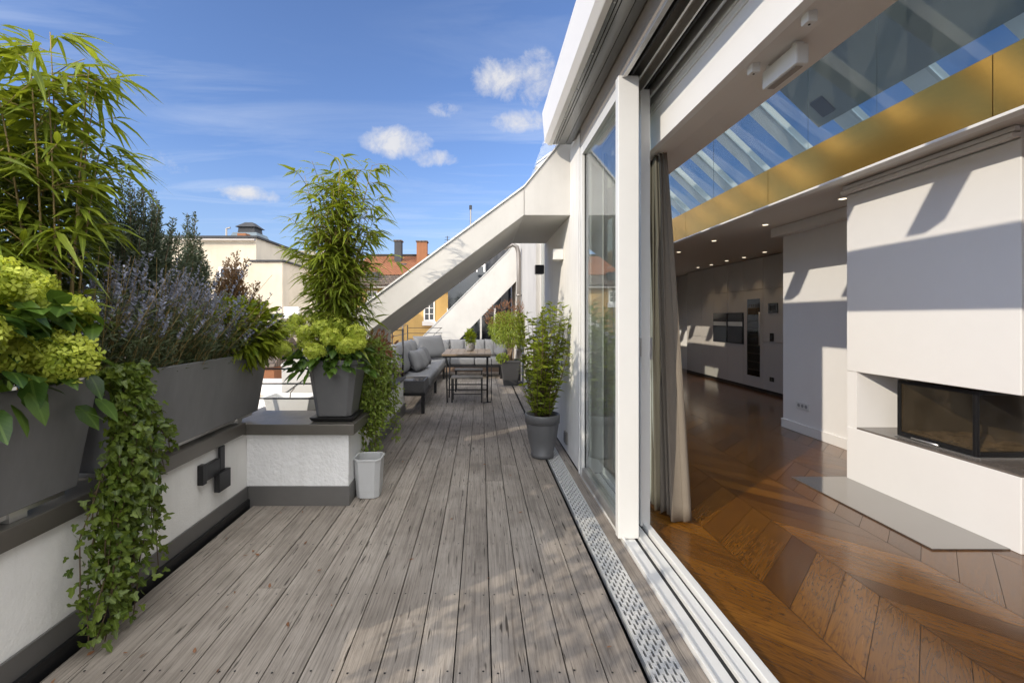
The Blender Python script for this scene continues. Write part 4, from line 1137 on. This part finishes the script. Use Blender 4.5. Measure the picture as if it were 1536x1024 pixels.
conifer((-1.84,2.84,.96), 'slim dark conifer with one tall tip in the middle of the long planter', [(-1.84,2.92,1.93),(-1.80,2.84,1.72),(-1.88,2.98,1.70),(-1.82,3.0,1.58),(-1.86,2.9,1.80),(-1.78,2.94,1.62),(-1.8,2.76,1.64)], L_CON, .023)
conifer((-1.74,3.04,.96), 'bronze tinted conifer at the far end of the long planter', [(-1.66,3.06,1.60),(-1.60,3.14,1.48),(-1.56,3.02,1.42),(-1.74,3.12,1.66),(-1.52,3.16,1.40),(-1.48,3.10,1.34),(-1.62,3.0,1.62),(-1.68,3.14,1.72),(-1.5,3.06,1.5)], L_CONB, .022)

t = empty('lavender', (-1.66,2.42,.96), 'blue grey flowering lavender filling the long anthracite planter', 'lavender')
P_ = []; D_ = []; T_ = []; FP = []; FD = []; sm = MB()
for k in range(640):
    bx = Vector((rnd.uniform(-1.80,-1.52), rnd.uniform(1.84,3.02), .95))
    h = rnd.uniform(.26,.60)*(1-.35*max(0,(bx.y-2.3)/.75)); ln = Vector((rnd.gauss(.07,.11), rnd.gauss(0,.10), h))
    tip = bx+ln
    if k % 2 == 0: sm.tube([bx, bx+ln*.6, tip], [.0018,.0014,.001], 3, False)
    for j in range(26):
        s = rnd.uniform(.02,.74); a = rnd.uniform(0,6.28)
        P_.append(bx+ln*s); D_.append((math.cos(a)+.3, math.sin(a), rnd.uniform(.3,1.4))); T_.append(min(1,max(0,rnd.gauss(.25+.4*s,.2))))
    if k % 5 < 3:
        for j in range(20):
            s = .74+.26*j/19+rnd.uniform(-.01,.01); a = rnd.uniform(0,6.28)
            FP.append(bx+ln*s); FD.append((math.cos(a), math.sin(a), .9))
sm.build('stem', STEM, t, smooth=True)
n = len(P_); leaf_mesh('foliage', P_, D_, rand_dir(n), rs.uniform(.03,.06,n), .006, L_LAV, t, 'quad', .15, .1, T_)
n = len(FP); leaf_mesh('flower_spikes', FP, FD, rand_dir(n), rs.uniform(.013,.022,n), .010, L_LAVF, t, 'quad', .0, .1)

t = empty('leafy_shrub', (-1.62,3.06,.96), 'bright green broad-leaved shrub spilling over the far end of the long planter', 'shrub')
Q, O = blob_points(2300, (-1.57,2.98,1.15), (.25,.27,.22), .4); O[:,0] += .3
leaf_mesh('foliage', Q, O+rand_dir(2300)*.6, np.array([0,0,1.])+rand_dir(2300)*.5, rs.uniform(.045,.085,2300), rs.uniform(.02,.034,2300), L_SHR, t, 'ovate', .3, .2, np.clip(rs.normal(.5,.24,2300),0,1))
MB().tube([(-1.62,3.06,.95),(-1.6,3.03,1.1),(-1.55,3.0,1.25)], [.008,.006,.002], 6).build('stem', STEMB, t, smooth=True)

# ------------------------------------------------------------------ hanging ivy and trailing plant
def trailing(name, base, label, cat, roots, mat, lsize, shape, step, lw, nper=2, spread=.03):
    t = empty(name, base, label, cat)
    sm = MB(); P_ = []; D_ = []; N_ = []; T_ = []
    for pts in roots:
        pts = [Vector(p) for p in pts]
        sm.tube(pts, .0022, 4, False)
        for i in range(len(pts)-1):
            d = pts[i+1]-pts[i]; m_ = max(1,int(d.length/step))
            for j in range(m_):
                for e in range(nper):
                    p = pts[i]+d*(j/m_)+Vector((rnd.gauss(0,spread),rnd.gauss(0,spread),rnd.gauss(0,spread*.7)))
                    a = rnd.gauss(0,1.0)
                    P_.append(p); D_.append((math.cos(a)*.5+.15, math.sin(a)*.9, rnd.uniform(-1.1,.35)))
                    N_.append((1+rnd.gauss(0,.7), -.5+rnd.gauss(0,.8), .5+rnd.gauss(0,.6))); T_.append(min(1,max(0,rnd.gauss(.42,.24))))
    sm.build('stem', STEMB, t, smooth=True)
    n = len(P_); leaf_mesh('foliage', P_, D_, N_, lsize*rs.uniform(.45,1.35,n), lsize*lw*rs.uniform(.6,1.2,n), mat, t, shape, .12, .15, T_)
    return t
rts = []
for k in range(36):
    y0_ = rnd.gauss(1.885,.042); ln = rnd.choice((rnd.uniform(.30,.75), rnd.uniform(.55,.97), rnd.uniform(.8,1.0)))
    yd = rnd.gauss(-.13,.06)*ln; xo = rnd.uniform(.01,.08)
    pts = [(-1.58,y0_,1.0),(-1.49+xo*.4,y0_,1.035)]
    for j in range(1,10):
        s = j/9
        pts.append((-1.475+xo*(.35+.65*math.sin(s*2.4))+rnd.gauss(0,.008), y0_+yd*s**1.2+rnd.gauss(0,.012), 1.02-ln*s))
    rts.append(pts)
for (yd, ln) in ((.17,.55),(.13,.66),(.10,.74),(.20,.42),(.06,.5),(-.05,.9),(-.2,.95),(-.24,.8),(.24,.36),(-.16,.6),(.15,.86)):
    rts.append([(-1.56,1.9,1.0),(-1.46,1.90,.97)]+[(-1.47+rnd.gauss(0,.008), 1.90+yd*min(1,j/4)+rnd.gauss(0,.006), .97-ln*j/6) for j in range(1,7)])
trailing('ivy', (-1.55,1.86,.98), 'long green ivy hanging over the parapet between the two anthracite planters', 'ivy', rts, L_IVY, .034, 'ivy', .025, .95, 3, .019)
t = empty('hidden_pot', (-.93,3.72,.456), 'dark pot behind the trailing plant on the low wall', 'plant pot')
round_pot(t, -1.0, 3.72, .456, .40, .10, .15, POTG)
rts = []
for k in range(48):
    a = rnd.uniform(-1.6,.9); b0 = Vector((-1.0,3.70,.86)); o_ = rnd.uniform(.12,.30)
    ex = b0+Vector((math.cos(a)*o_, math.sin(a)*o_*1.3, rnd.uniform(.05,.22)))
    ln = rnd.uniform(.25,.72)
    pts = [b0, (b0+ex)/2+Vector((0,0,.07)), ex]
    for j in range(1,6): pts.append((ex.x+.03*j/5+rnd.gauss(0,.01), ex.y-.06*j/5+rnd.gauss(0,.012), ex.z-ln*j/5))
    rts.append(pts)
for k in range(16):
    ex = Vector((rnd.uniform(-.93,-.80), rnd.uniform(3.36,3.50), rnd.uniform(.92,1.02)))
    ln = rnd.uniform(.45,.80)
    pts = [Vector((-1.0,3.66,.86)), Vector((-.95,3.55,1.02)), ex]
    for j in range(1,7): pts.append((ex.x+.02*j/6+rnd.gauss(0,.009), ex.y-.05*j/6+rnd.gauss(0,.01), ex.z-ln*j/6))
    rts.append(pts)
tp = trailing('trailing_plant', (-1.0,3.70,.86), 'fine-leaved plant trailing down over the pale bucket beside the ledge block', 'trailing plant', rts, L_TRL, .030, 'ovate', .020, .62, 5, .026)
Q, O = blob_points(240, (-.86,3.62,1.02), (.18,.26,.12), .5)
leaf_mesh('russet_foliage', Q, O+np.array([0,0,.4]), rand_dir(240), rs.uniform(.03,.05,240), .018, L_RED, tp, 'lance', .1, .2)
t = empty('white_trough', (-1.6,3.9,.456), 'white plastic trough on the low wall behind the bar railing', 'trough')
m_ = MB(); cx, cyy = -1.58, 3.80
vs = []
for (p, q, z) in ((.16,.10,.456),(.19,.12,.60),(.18,.11,.60),(.155,.09,.49)): vs += [(cx-p,cyy-q,z),(cx+p,cyy-q,z),(cx+p,cyy+q,z),(cx-p,cyy+q,z)]
fs = [(0,3,2,1)]+[(r_*4+k, r_*4+(k+1)%4, r_*4+4+(k+1)%4, r_*4+4+k) for r_ in range(3) for k in range(4)]+[(12,13,14,15)]
m_.add(vs, fs).build('tub', BRIGHTP, t, bevel=.006)
MB().tube([(-1.6,3.8,.5),(-1.59,3.79,.62),(-1.56,3.8,.66)], .004, 5).build('twig', STEMB, t)

n = 90
Q = np.stack([np.where(rs.rand(n)<.65, -1.48+rs.rand(n)**2*.8, rs.uniform(-1.4,.55,n)), rs.uniform(1.3,5.6,n), np.full(n,.006)],1)
fl = leaf_mesh('fallen_leaves', Q, np.stack([rs.normal(size=n), rs.normal(size=n), rs.uniform(0,.25,n)],1), np.array([0,0,1.])+rs.normal(size=(n,3))*.25, rs.uniform(.012,.035,n), rs.uniform(.006,.014,n), L_RED, None, 'lance', .0, .3)
tag(fl, 'scattered small dry leaves on the deck boards', None, None, 'stuff')

# ================================================================== SOFA, CUSHIONS, TABLE, STOOLS
sofa = empty('corner_sofa', (-.6,8.6,0), 'grey L-shaped outdoor corner sofa on a dark metal frame', 'sofa')
MB().box(-1.36,-.72,5.86,9.24,.235,.275).box(-1.36,.46,9.24,9.98,.235,.275).build('frame', DARKMETAL, sofa, bevel=.004)
MB().box(-1.38,-1.345,6.3,9.95,.276,.62).box(-1.345,.46,9.955,9.985,.276,.60).build('back_frame', DARKMETAL, sofa, bevel=.003)
for (x_, y_) in ((-.75,5.90),(-1.33,5.90),(-.75,7.5),(-1.33,7.5),(-.75,9.2),(-1.33,9.93),(.42,9.28),(.42,9.93)):
    MB().box(x_-.022,x_+.022,y_-.022,y_+.022,.002,.234).build('leg', DARKMETAL, sofa, bevel=.003)
def pad(x0,x1,y0,y1,z0,z1,bev=.04): return MB().box(x0,x1,y0,y1,z0,z1).build('seat_pad', FAB, sofa, bevel=bev, segs=4, smooth=True)
pad(-1.33,-.70,6.36,7.36,.277,.425); pad(-1.33,-.70,7.365,8.30,.277,.425); pad(-1.33,-.70,8.305,9.22,.277,.425)
pad(-1.33,-.68,9.23,9.94,.277,.425); pad(-.675,-.12,9.23,9.94,.277,.425); pad(-.115,.44,9.23,9.94,.277,.425)

def cushion(label, c, wd, ht, th, rx=0, rz=0, ry=0, mat=None, group='grey cushions on the corner sofa'):
    n = 12; vs = []; fs = []
    for sd in (1,-1):
        for i in range(n+1):
            for j in range(n+1):
                a = -1+2*i/n; b = -1+2*j/n
                e = ((1-abs(a)**4)*(1-abs(b)**4))**.5
                k = 1-.05*(1-abs(a)**2*abs(b)**2)*(max(abs(a),abs(b))**6)
                wr = .006*math.sin(9*a+5*b)*e
                vs.append((a*wd/2*k, sd*(th/2*e+wr), b*ht/2*k))
    m2 = (n+1)**2
    for i in range(n):
        for j in range(n):
            q = i*(n+1)+j; f = (q, q+1, q+n+2, q+n+1)
            fs.append(f); fs.append(tuple(x+m2 for x in reversed(f)))
    o = MB().add(vs, fs).build('cushion', mat or FAB, None, base=(0,0,0), smooth=True)
    o.location = c; o.rotation_euler = (R(rx), R(ry), R(rz))
    s_ = o.modifiers.new('weld','WELD'); s_.merge_threshold = .0008
    tag(o, label, 'cushion', group, 'thing'); o['_b'] = (0,0,0)
    return o
cushion('large grey cushion at the near end of the sofa, leaning on the rail', (-1.17,6.55,.655), .56, .47, .20, -16, 90)
cushion('grey back cushion second from the near end of the sofa, behind the small pair', (-1.19,7.20,.655), .58, .46, .19, -15, 90)
cushion('small square grey cushion in front, nearer of the small pair', (-.99,6.98,.585), .40, .34, .15, -22, 84, 4)
cushion('small square grey cushion in front, farther of the small pair', (-.96,7.32,.585), .40, .34, .15, -24, 86, -4)
cushion('small grey scatter cushion between the small pair and the inner corner of the sofa', (-1.0,7.98,.58), .38, .33, .14, -24, 78, 3, FAB_D)
cushion('grey back cushion third from the near end of the sofa', (-1.19,7.86,.65), .60, .45, .19, -14, 90)
cushion('big grey cushion leaning in the inner corner of the sofa', (-1.0,8.95,.665), .80, .48, .20, -17, 52)
cushion('grey cushion at the corner end of the back row', (-.78,9.76,.60), .24, .36, .16, -10, 3)
cushion('wide grey back cushion left of the table plant', (-.50,9.78,.60), .34, .37, .17, -10, 0)
cushion('slim grey back cushion directly behind the table plant', (-.24,9.77,.60), .24, .36, .16, -10, -2)
cushion('grey back cushion just past the table plant on the back row', (-.02,9.78,.60), .25, .37, .16, -10, 1)
cushion('grey back cushion second from the end of the back row', (.20,9.77,.60), .23, .38, .16, -10, 0)
cushion('darker grey cushion at the end of the back row', (.38,9.74,.60), .22, .37, .16, -12, -6, 0, FAB_D)
cushion('dark grey cushion lying slanted at the sofa end beside the potted bush', (.44,9.50,.58), .34, .32, .14, -30, -60, 10, FAB_D)

t = empty('tray_table', (-1.04,6.1,.276), 'grey woven tray box on the near end of the sofa frame', 'tray')
MB().box(-1.34,-.73,5.87,6.34,.277,.30).build('base', RATTAN, t)
MB().box(-1.34,-.73,5.87,5.89,.301,.43).box(-1.34,-.73,6.32,6.34,.301,.43).box(-1.34,-1.32,5.891,6.319,.301,.43).box(-.75,-.73,5.891,6.319,.301,.43).build('side', RATTAN, t, bevel=.003)
MB().box(-1.26,-.90,5.92,6.20,.40,.412).build('lid', FAB, t, bevel=.003)
t = empty('wire_basket', (-1.16,5.98,.415), 'round wire basket with dried stems on the tray box', 'basket')
m_ = MB()
for k in range(3):
    zz_ = .43+.07*k; rr_ = .09+.012*k
    m_.tube([(-1.16+rr_*math.cos(a*math.pi/8), 5.99+rr_*math.sin(a*math.pi/8), zz_) for a in range(17)], .003, 5)
for k in range(10):
    a = k*.628; m_.tube([(-1.16+.09*math.cos(a),5.99+.09*math.sin(a),.416),(-1.16+.114*math.cos(a),5.99+.114*math.sin(a),.57)], .002, 4)
m_.tube([(-1.05,5.99,.57),(-1.07,5.99,.66),(-1.16,5.99,.70),(-1.25,5.99,.66),(-1.27,5.99,.57)], .003, 5)
m_.build('wire', DARKMETAL, t, smooth=True)
Q, O = blob_points(260, (-1.16,5.99,.53), (.11,.11,.10), .3)
leaf_mesh('dried_stems', Q, O+rand_dir(260)*.5, rand_dir(260), rs.uniform(.04,.08,260), .008, L_RED, t, 'lance', .2, .1)

t = empty('folding_table', (-.19,6.85,0), 'rectangular wooden topped folding table on thin dark legs', 'table')
for k in range(7):
    x_ = -.545+k*.1005
    pass
tb = MB()
for k in range(7): tb.box(-.545+k*.1003, -.545+k*.1003+.0975, 6.33, 7.38, .712, .738)
tb.build('table_top', TEAK, t, bevel=.003)
MB().box(-.53,.14,6.36,6.385,.685,.711).box(-.53,.14,7.32,7.345,.685,.711).box(-.53,-.505,6.386,7.319,.685,.711).box(.115,.14,6.386,7.319,.685,.711).build('apron', DARKMETAL, t)
for x_ in (-.49,.10):
    MB().tube([(x_,6.42,.684),(x_,6.66,.004)], .011, 8).build('leg', DARKMETAL, t, smooth=True)
    MB().tube([(x_,7.28,.684),(x_,7.05,.004)], .011, 8).build('leg', DARKMETAL, t, smooth=True)
MB().tube([(-.49,6.60,.2),(.10,6.60,.2)], .008, 8).tube([(-.49,7.10,.2),(.10,7.10,.2)], .008, 8).tube([(-.49,6.55,.32),(-.49,7.16,.32)], .006, 6).tube([(.10,6.55,.32),(.10,7.16,.32)], .006, 6).build('stretcher', DARKMETAL, t, smooth=True)

def stool(y, label):
    t = empty('low_stool', (-.2,y,0), label, 'stool', 'low dark stools at the folding table')
    s_ = MB()
    for k in range(5): s_.box(-.44,.035,y-.15+k*.062,y-.15+k*.062+.056,.352,.37)
    s_.build('seat', DARKMETAL if y > 7 else M_plain('greyed_slats', (.13,.125,.12), .5, 0, .3, 20), t, bevel=.002)
    for x_ in (-.42,.015):
        for yy in (y-.13,y+.13): MB().box(x_-.011,x_+.011,yy-.011,yy+.011,.003,.351).build('leg', DARKMETAL, t)
        MB().box(x_-.008,x_+.008,y-.118,y+.118,.12,.135).build('stretcher', DARKMETAL, t)
    MB().box(-.408,.003,y-.138,y-.122,.12,.135).build('stretcher', DARKMETAL, t)
    return t
stool(6.78,'low slatted stool in front of the folding table, nearer one')
stool(7.75,'low dark stool between the folding table and the sofa, farther one')

t = empty('table_plant', (-.16,6.95,.739), 'small green plant in a wrapped pale pot on the folding table', 'potted plant')
MB().lathe([(.045,.740),(.065,.76),(.058,.83),(.07,.86),(.06,.86),(.055,.83)], -.16, 6.95, 16).build('pot', M_plain('knitted_wrap', (.30,.29,.28), .9, 0, .5, 40, .8, 80), t, smooth=True)
Q, O = blob_points(260, (-.16,6.95,.94), (.06,.06,.12), .2)
leaf_mesh('foliage', Q, O+np.array([0,0,.5]), rand_dir(260), rs.uniform(.04,.075,260), .026, L_SHR, t, 'ovate', .2, .2)
t = empty('umbrella_base_rod', (.17,6.6,0), 'thin dark hooked rod standing on the deck beside the table', 'rod')
MB().tube([(.16,6.72,.64),(.16,6.70,.05),(.15,6.66,.012),(.04,6.60,.012)], .006, 6).build('rod', DARKMETAL, t, smooth=True)

# ================================================================== THE TOWN BEYOND
def window(b, x0, x1, z0, z1, y, cols=2, rows=2, fr=.09, sill=True):
    f = MB().box(x0-fr,x0,y-.05,y+.02,z0-fr,z1+fr).box(x1,x1+fr,y-.05,y+.02,z0-fr,z1+fr).box(x0,x1,y-.05,y+.02,z1,z1+fr).box(x0,x1,y-.05,y+.02,z0-fr,z0)
    for k in range(1,cols): xx = x0+(x1-x0)*k/cols; f.box(xx-.03,xx+.03,y-.04,y+.02,z0,z1)
    for k in range(1,rows):
        zz_ = z0+(z1-z0)*k/rows
        for c in range(cols): f.box(x0+(x1-x0)*c/cols+.03, x0+(x1-x0)*(c+1)/cols-.03, y-.035, y+.02, zz_-.02, zz_+.02)
    wd = f.build('window', W_PAINT, b)
    MB().box(x0,x1,y-.008,y-.004,z0,z1).build('pane', GLASS_D, wd)
    if sill: MB().box(x0-fr-.08,x1+fr+.08,y-.16,y-.001,z0-fr-.30,z0-fr-.002).build('sill', W_PAINT, wd)
yb = empty('town_house', (2,33,-16), 'ochre rendered town house with red tiled roof and brick chimneys', 'house')
MB().box(-8.6,11,30,42,-16,3.25).build('wall', YELLOW, yb)
MB().box(-8.9,11.3,29.65,30,3.16,3.36).build('eave', BRICKO, yb)
MB().prismx([(29.5,3.37),(30.5,4.1),(30.6,4.1),(42.3,3.37)], -8.9, 11.3).build('lower_roof', ROOFD, yb)
rf = MB().prismx([(30.45,4.12),(35.4,6.05),(41.6,4.12)], -8.8, 11.2).build('roof', ROOFT, yb)
MB().box(-8.8,11.2,35.2,35.6,6.0,6.16).build('ridge_tiles', ROOFD, rf)
for (x0, x1, z0, z1, m_) in ((-6.4,-5.9,5.2,6.9,SLATE),(-4.75,-4.0,5.2,6.85,BRICKO),(3.2,4.1,5.2,7.0,BRICKO)):
    ch = MB().box(x0,x1,33.6,34.3,z0,z1).build('chimney', m_, rf); MB().box(x0-.06,x1+.06,33.54,34.36,z1+.001,z1+.09).build('chimney_cap', ROOFD, ch)
MB().tube([(-6.1,33.2,5.0),(-5.4,33.0,4.95)], .22, 10).build('roof_vent', SLATE, rf)
window(yb, -7.42,-6.92,2.30,2.92,30)
window(yb, -3.68,-3.12,1.1,2.25,30,2,3)
window(yb, -2.05,-1.25,1.95,3.0,30,2,3)
for xx in (.6,2.6,4.6,6.8,8.8): window(yb, xx,xx+.7,1.1,2.3,30,2,3)
for xx in (-8.0,-5.5,-3.7,-1.9,.6,2.6,4.6,6.8): window(yb, xx,xx+.7,-1.9,-.6,30,2,3)
for xx in (-7.2,-5.2): MB().box(xx,xx+.09,29.9,29.999,-16,3.1).build('drainpipe', ROD, yb)

sh = empty('slate_roof_house', (1.2,24,-16), 'house with steep dark slate mansard roof seen between the two slabs', 'house')
MB().box(-1.2,6,24,30,-16,2.9).build('wall', YELLOW, sh)
MB().prismx([(23.8,2.9),(25.2,5.2),(28.5,5.2),(29.6,2.9)], -1.25, 6.05).build('mansard_roof', SLATE, sh)
rb_ = MB()
for k in range(18): rb_.prismx([(23.79,2.95),(23.72,2.95),(25.1,5.2),(25.2,5.2)], -1.2+k*.4, -1.16+k*.4)
rb_.build('standing_seams', SLATE, sh)
window(sh, -.55,.15,3.4,4.5,23.9,2,2)
window(sh, -.75,.05,1.2,2.3,24,2,3)

cb = empty('cream_house', (-12,22,-16), 'plain cream rendered house wall with flat roof beyond the planters', 'house')
MB().box(-16.5,-10.9,22,30,-16,5.1).build('wall', CREAM, cb)
MB().box(-16.7,-10.8,21.9,30.1,5.101,5.2).build('parapet_cap', SLATE, cb)
MB().box(-10.88,-9.45,21.6,28,-16,3.9).build('wall', CREAM, cb)
MB().box(-11.0,-9.35,21.5,28.1,3.901,3.98).build('parapet_cap', SLATE, cb)
for (x_, z_) in ((-12.35,5.2),):
    MB().tube([(-12.9,23,5.2),(-12.9,23,5.75),(-12.7,23,5.8)], .05, 6).build('vent_pipe', ROD, cb)
    MB().box(x_,x_+.42,23,23.5,z_+.001,z_+.32).build('chimney', BRICKO, cb)
MB().box(-9.3,-8.6,21.4,21.6,1.2,1.75).build('balcony_panel', W_PAINT, cb)
MB().box(-9.448,-7.9,22.4,27,-16,2.0).build('wall', CREAM, cb)
dm = empty('domed_roof', (-17.2,36,0), 'blue grey lead mansard with a small lantern on the skyline', 'roof')
MB().frustum(-19.3,38,-16,3.99,3.9,3.9,3.9,3.9).build('wall', CREAM, dm)
prof = [(3.9,4.0),(3.6,5.2),(3.0,6.0),(2.0,6.7),(1.3,7.4),(.95,8.2)]
m_ = MB()
for i in range(len(prof)-1): m_.frustum(-19.3,38,prof[i][1],prof[i+1][1],prof[i][0],prof[i][0],prof[i+1][0],prof[i+1][0])
m_.build('mansard_roof', LEADM, dm)
MB().frustum(-19.3,38,8.201,8.7,.7,.7,.65,.65).frustum(-19.3,38,8.701,9.15,.85,.85,.3,.3).build('lantern', SLATE, dm)
MB().box(-17.6,-17.1,34.6,35.2,5.2,5.9).build('dormer', W_PAINT, dm)
gr_ = empty('grey_roof_house', (-14,40,0), 'pale grey roofs of houses on the skyline beside the bamboo', 'house')
MB().box(-17.2,-9.5,40,46,-16,5.2).build('wall', CREAM, gr_)
MB().prismx([(39.8,5.2),(42.5,6.9),(46.2,5.2)], -17.3, -9.4).build('roof', LEADM, gr_)
for x_ in (-16.4,-15.6,-14.6,-13.0): MB().box(x_,x_+.5,41,41.6,6.0,7.3).build('chimney', CREAM, gr_)
MB().tube([(-15.0,41,7),(-15.0,41,8.9)], .03, 5).build('aerial', SLATE, gr_)

ob = empty('brick_house', (-10.5,17,-16), 'orange brick house below the bar railing with white framed window', 'house')
MB().box(-14,-7.75,17,20,-16,-.6).build('wall', BRICKO, ob)
MB().prismx([(16.8,-.6),(18.5,.5),(20.2,-.6)], -14.1, -7.7).build('roof', ROOFD, ob)
window(ob, -8.55,-8.2,-1.9,-1.1,17,1,2,.07)
MB().tube([(-10.7,21.9,-16),(-10.7,21.9,3.8)], .06, 6).build('drainpipe', ROD, cb)
MB().tube([(-16.6,21.8,5.0),(-10.85,21.8,4.98)], .07, 6).build('gutter', ROD, cb)
window(cb, -14.6,-13.7,2.2,3.6,22,2,3); window(cb, -12.6,-11.7,2.2,3.6,22,2,3)
MB().tube([(-8.9,29.55,3.22),(11.2,29.55,3.22)], .09, 6).build('gutter', ROD, yb)
MB().tube([(-2.6,35.4,6.1),(-2.6,35.4,7.6)], .03, 5).build('aerial', SLATE, yb)
for k in range(4): MB().tube([(-2.6-.3+.04*k,35.4,6.9+.2*k),(-2.6+.3-.04*k,35.4,6.9+.2*k)], .02, 4).build('aerial_bar', SLATE, yb)
for xx in (-7.6,-2.9,-1.2): 
    dmr = MB().box(xx,xx+.8,29.9,31.2,3.7,4.25).build('dormer', SLATE, yb)
tr_ = empty('flat_roof_house', (-6,12,-16), 'low neighbouring house with flat tan roof terrace below the railing', 'house')
MB().box(-13,-1.5,8.5,16.6,-16,-1.55).build('wall', TERRA, tr_)
MB().box(-13.2,-1.4,8.4,8.6,-1.549,-1.2).build('roof_parapet', W_PAINT, tr_); MB().box(-13.2,-1.4,16.4,16.7,-1.549,-1.0).build('roof_parapet', W_PAINT, tr_)
MB().box(-6.2,-5.0,12.5,13.4,-1.548,-1.0).build('roof_box', W_PAINT, tr_)
t = empty('aerial', (-.35,16,2), 'thin chimney pipe aerial rising above the sloping slab', 'aerial')
MB().tube([(-.36,16.2,3.2),(-.36,16.2,5.1)], .028, 6).build('mast', ROD, t)
MB().tube([(-.36,16.2,5.1),(-.36,16.2,5.25)], .05, 6).build('cap', SLATE, t)
MB().box(-.5,-.2,16.05,16.35,-.6,3.22).build('base', SLATE, t)
nb = empty('gable_house', (-1,19,-16), 'roof of the neighbouring house under the aerial', 'house')
MB().box(-2.2,3.0,14.5,19,-16,-1.9).build('wall', YELLOW, nb)
MB().prismx([(14.4,-1.9),(16.7,.1),(19.1,-1.9)], -2.3, 3.1).build('roof', ROOFD, nb)
# houses across on the left, seen mirrored in the door glass and beyond the parapet
lh = empty('street_house', (-34,10,-16), 'cream town house across the street beyond the parapet', 'house')
MB().box(-46,-34,-14,14,-16,-1.0).build('wall', CREAM, lh)
MB().prism([(-46.3,-1.0),(-40,1.6),(-33.7,-1.0)], -14.2, 14.2).build('roof', ROOFT, lh)

for o in bpy.data.objects:
    if '_b' in o: del o['_b']
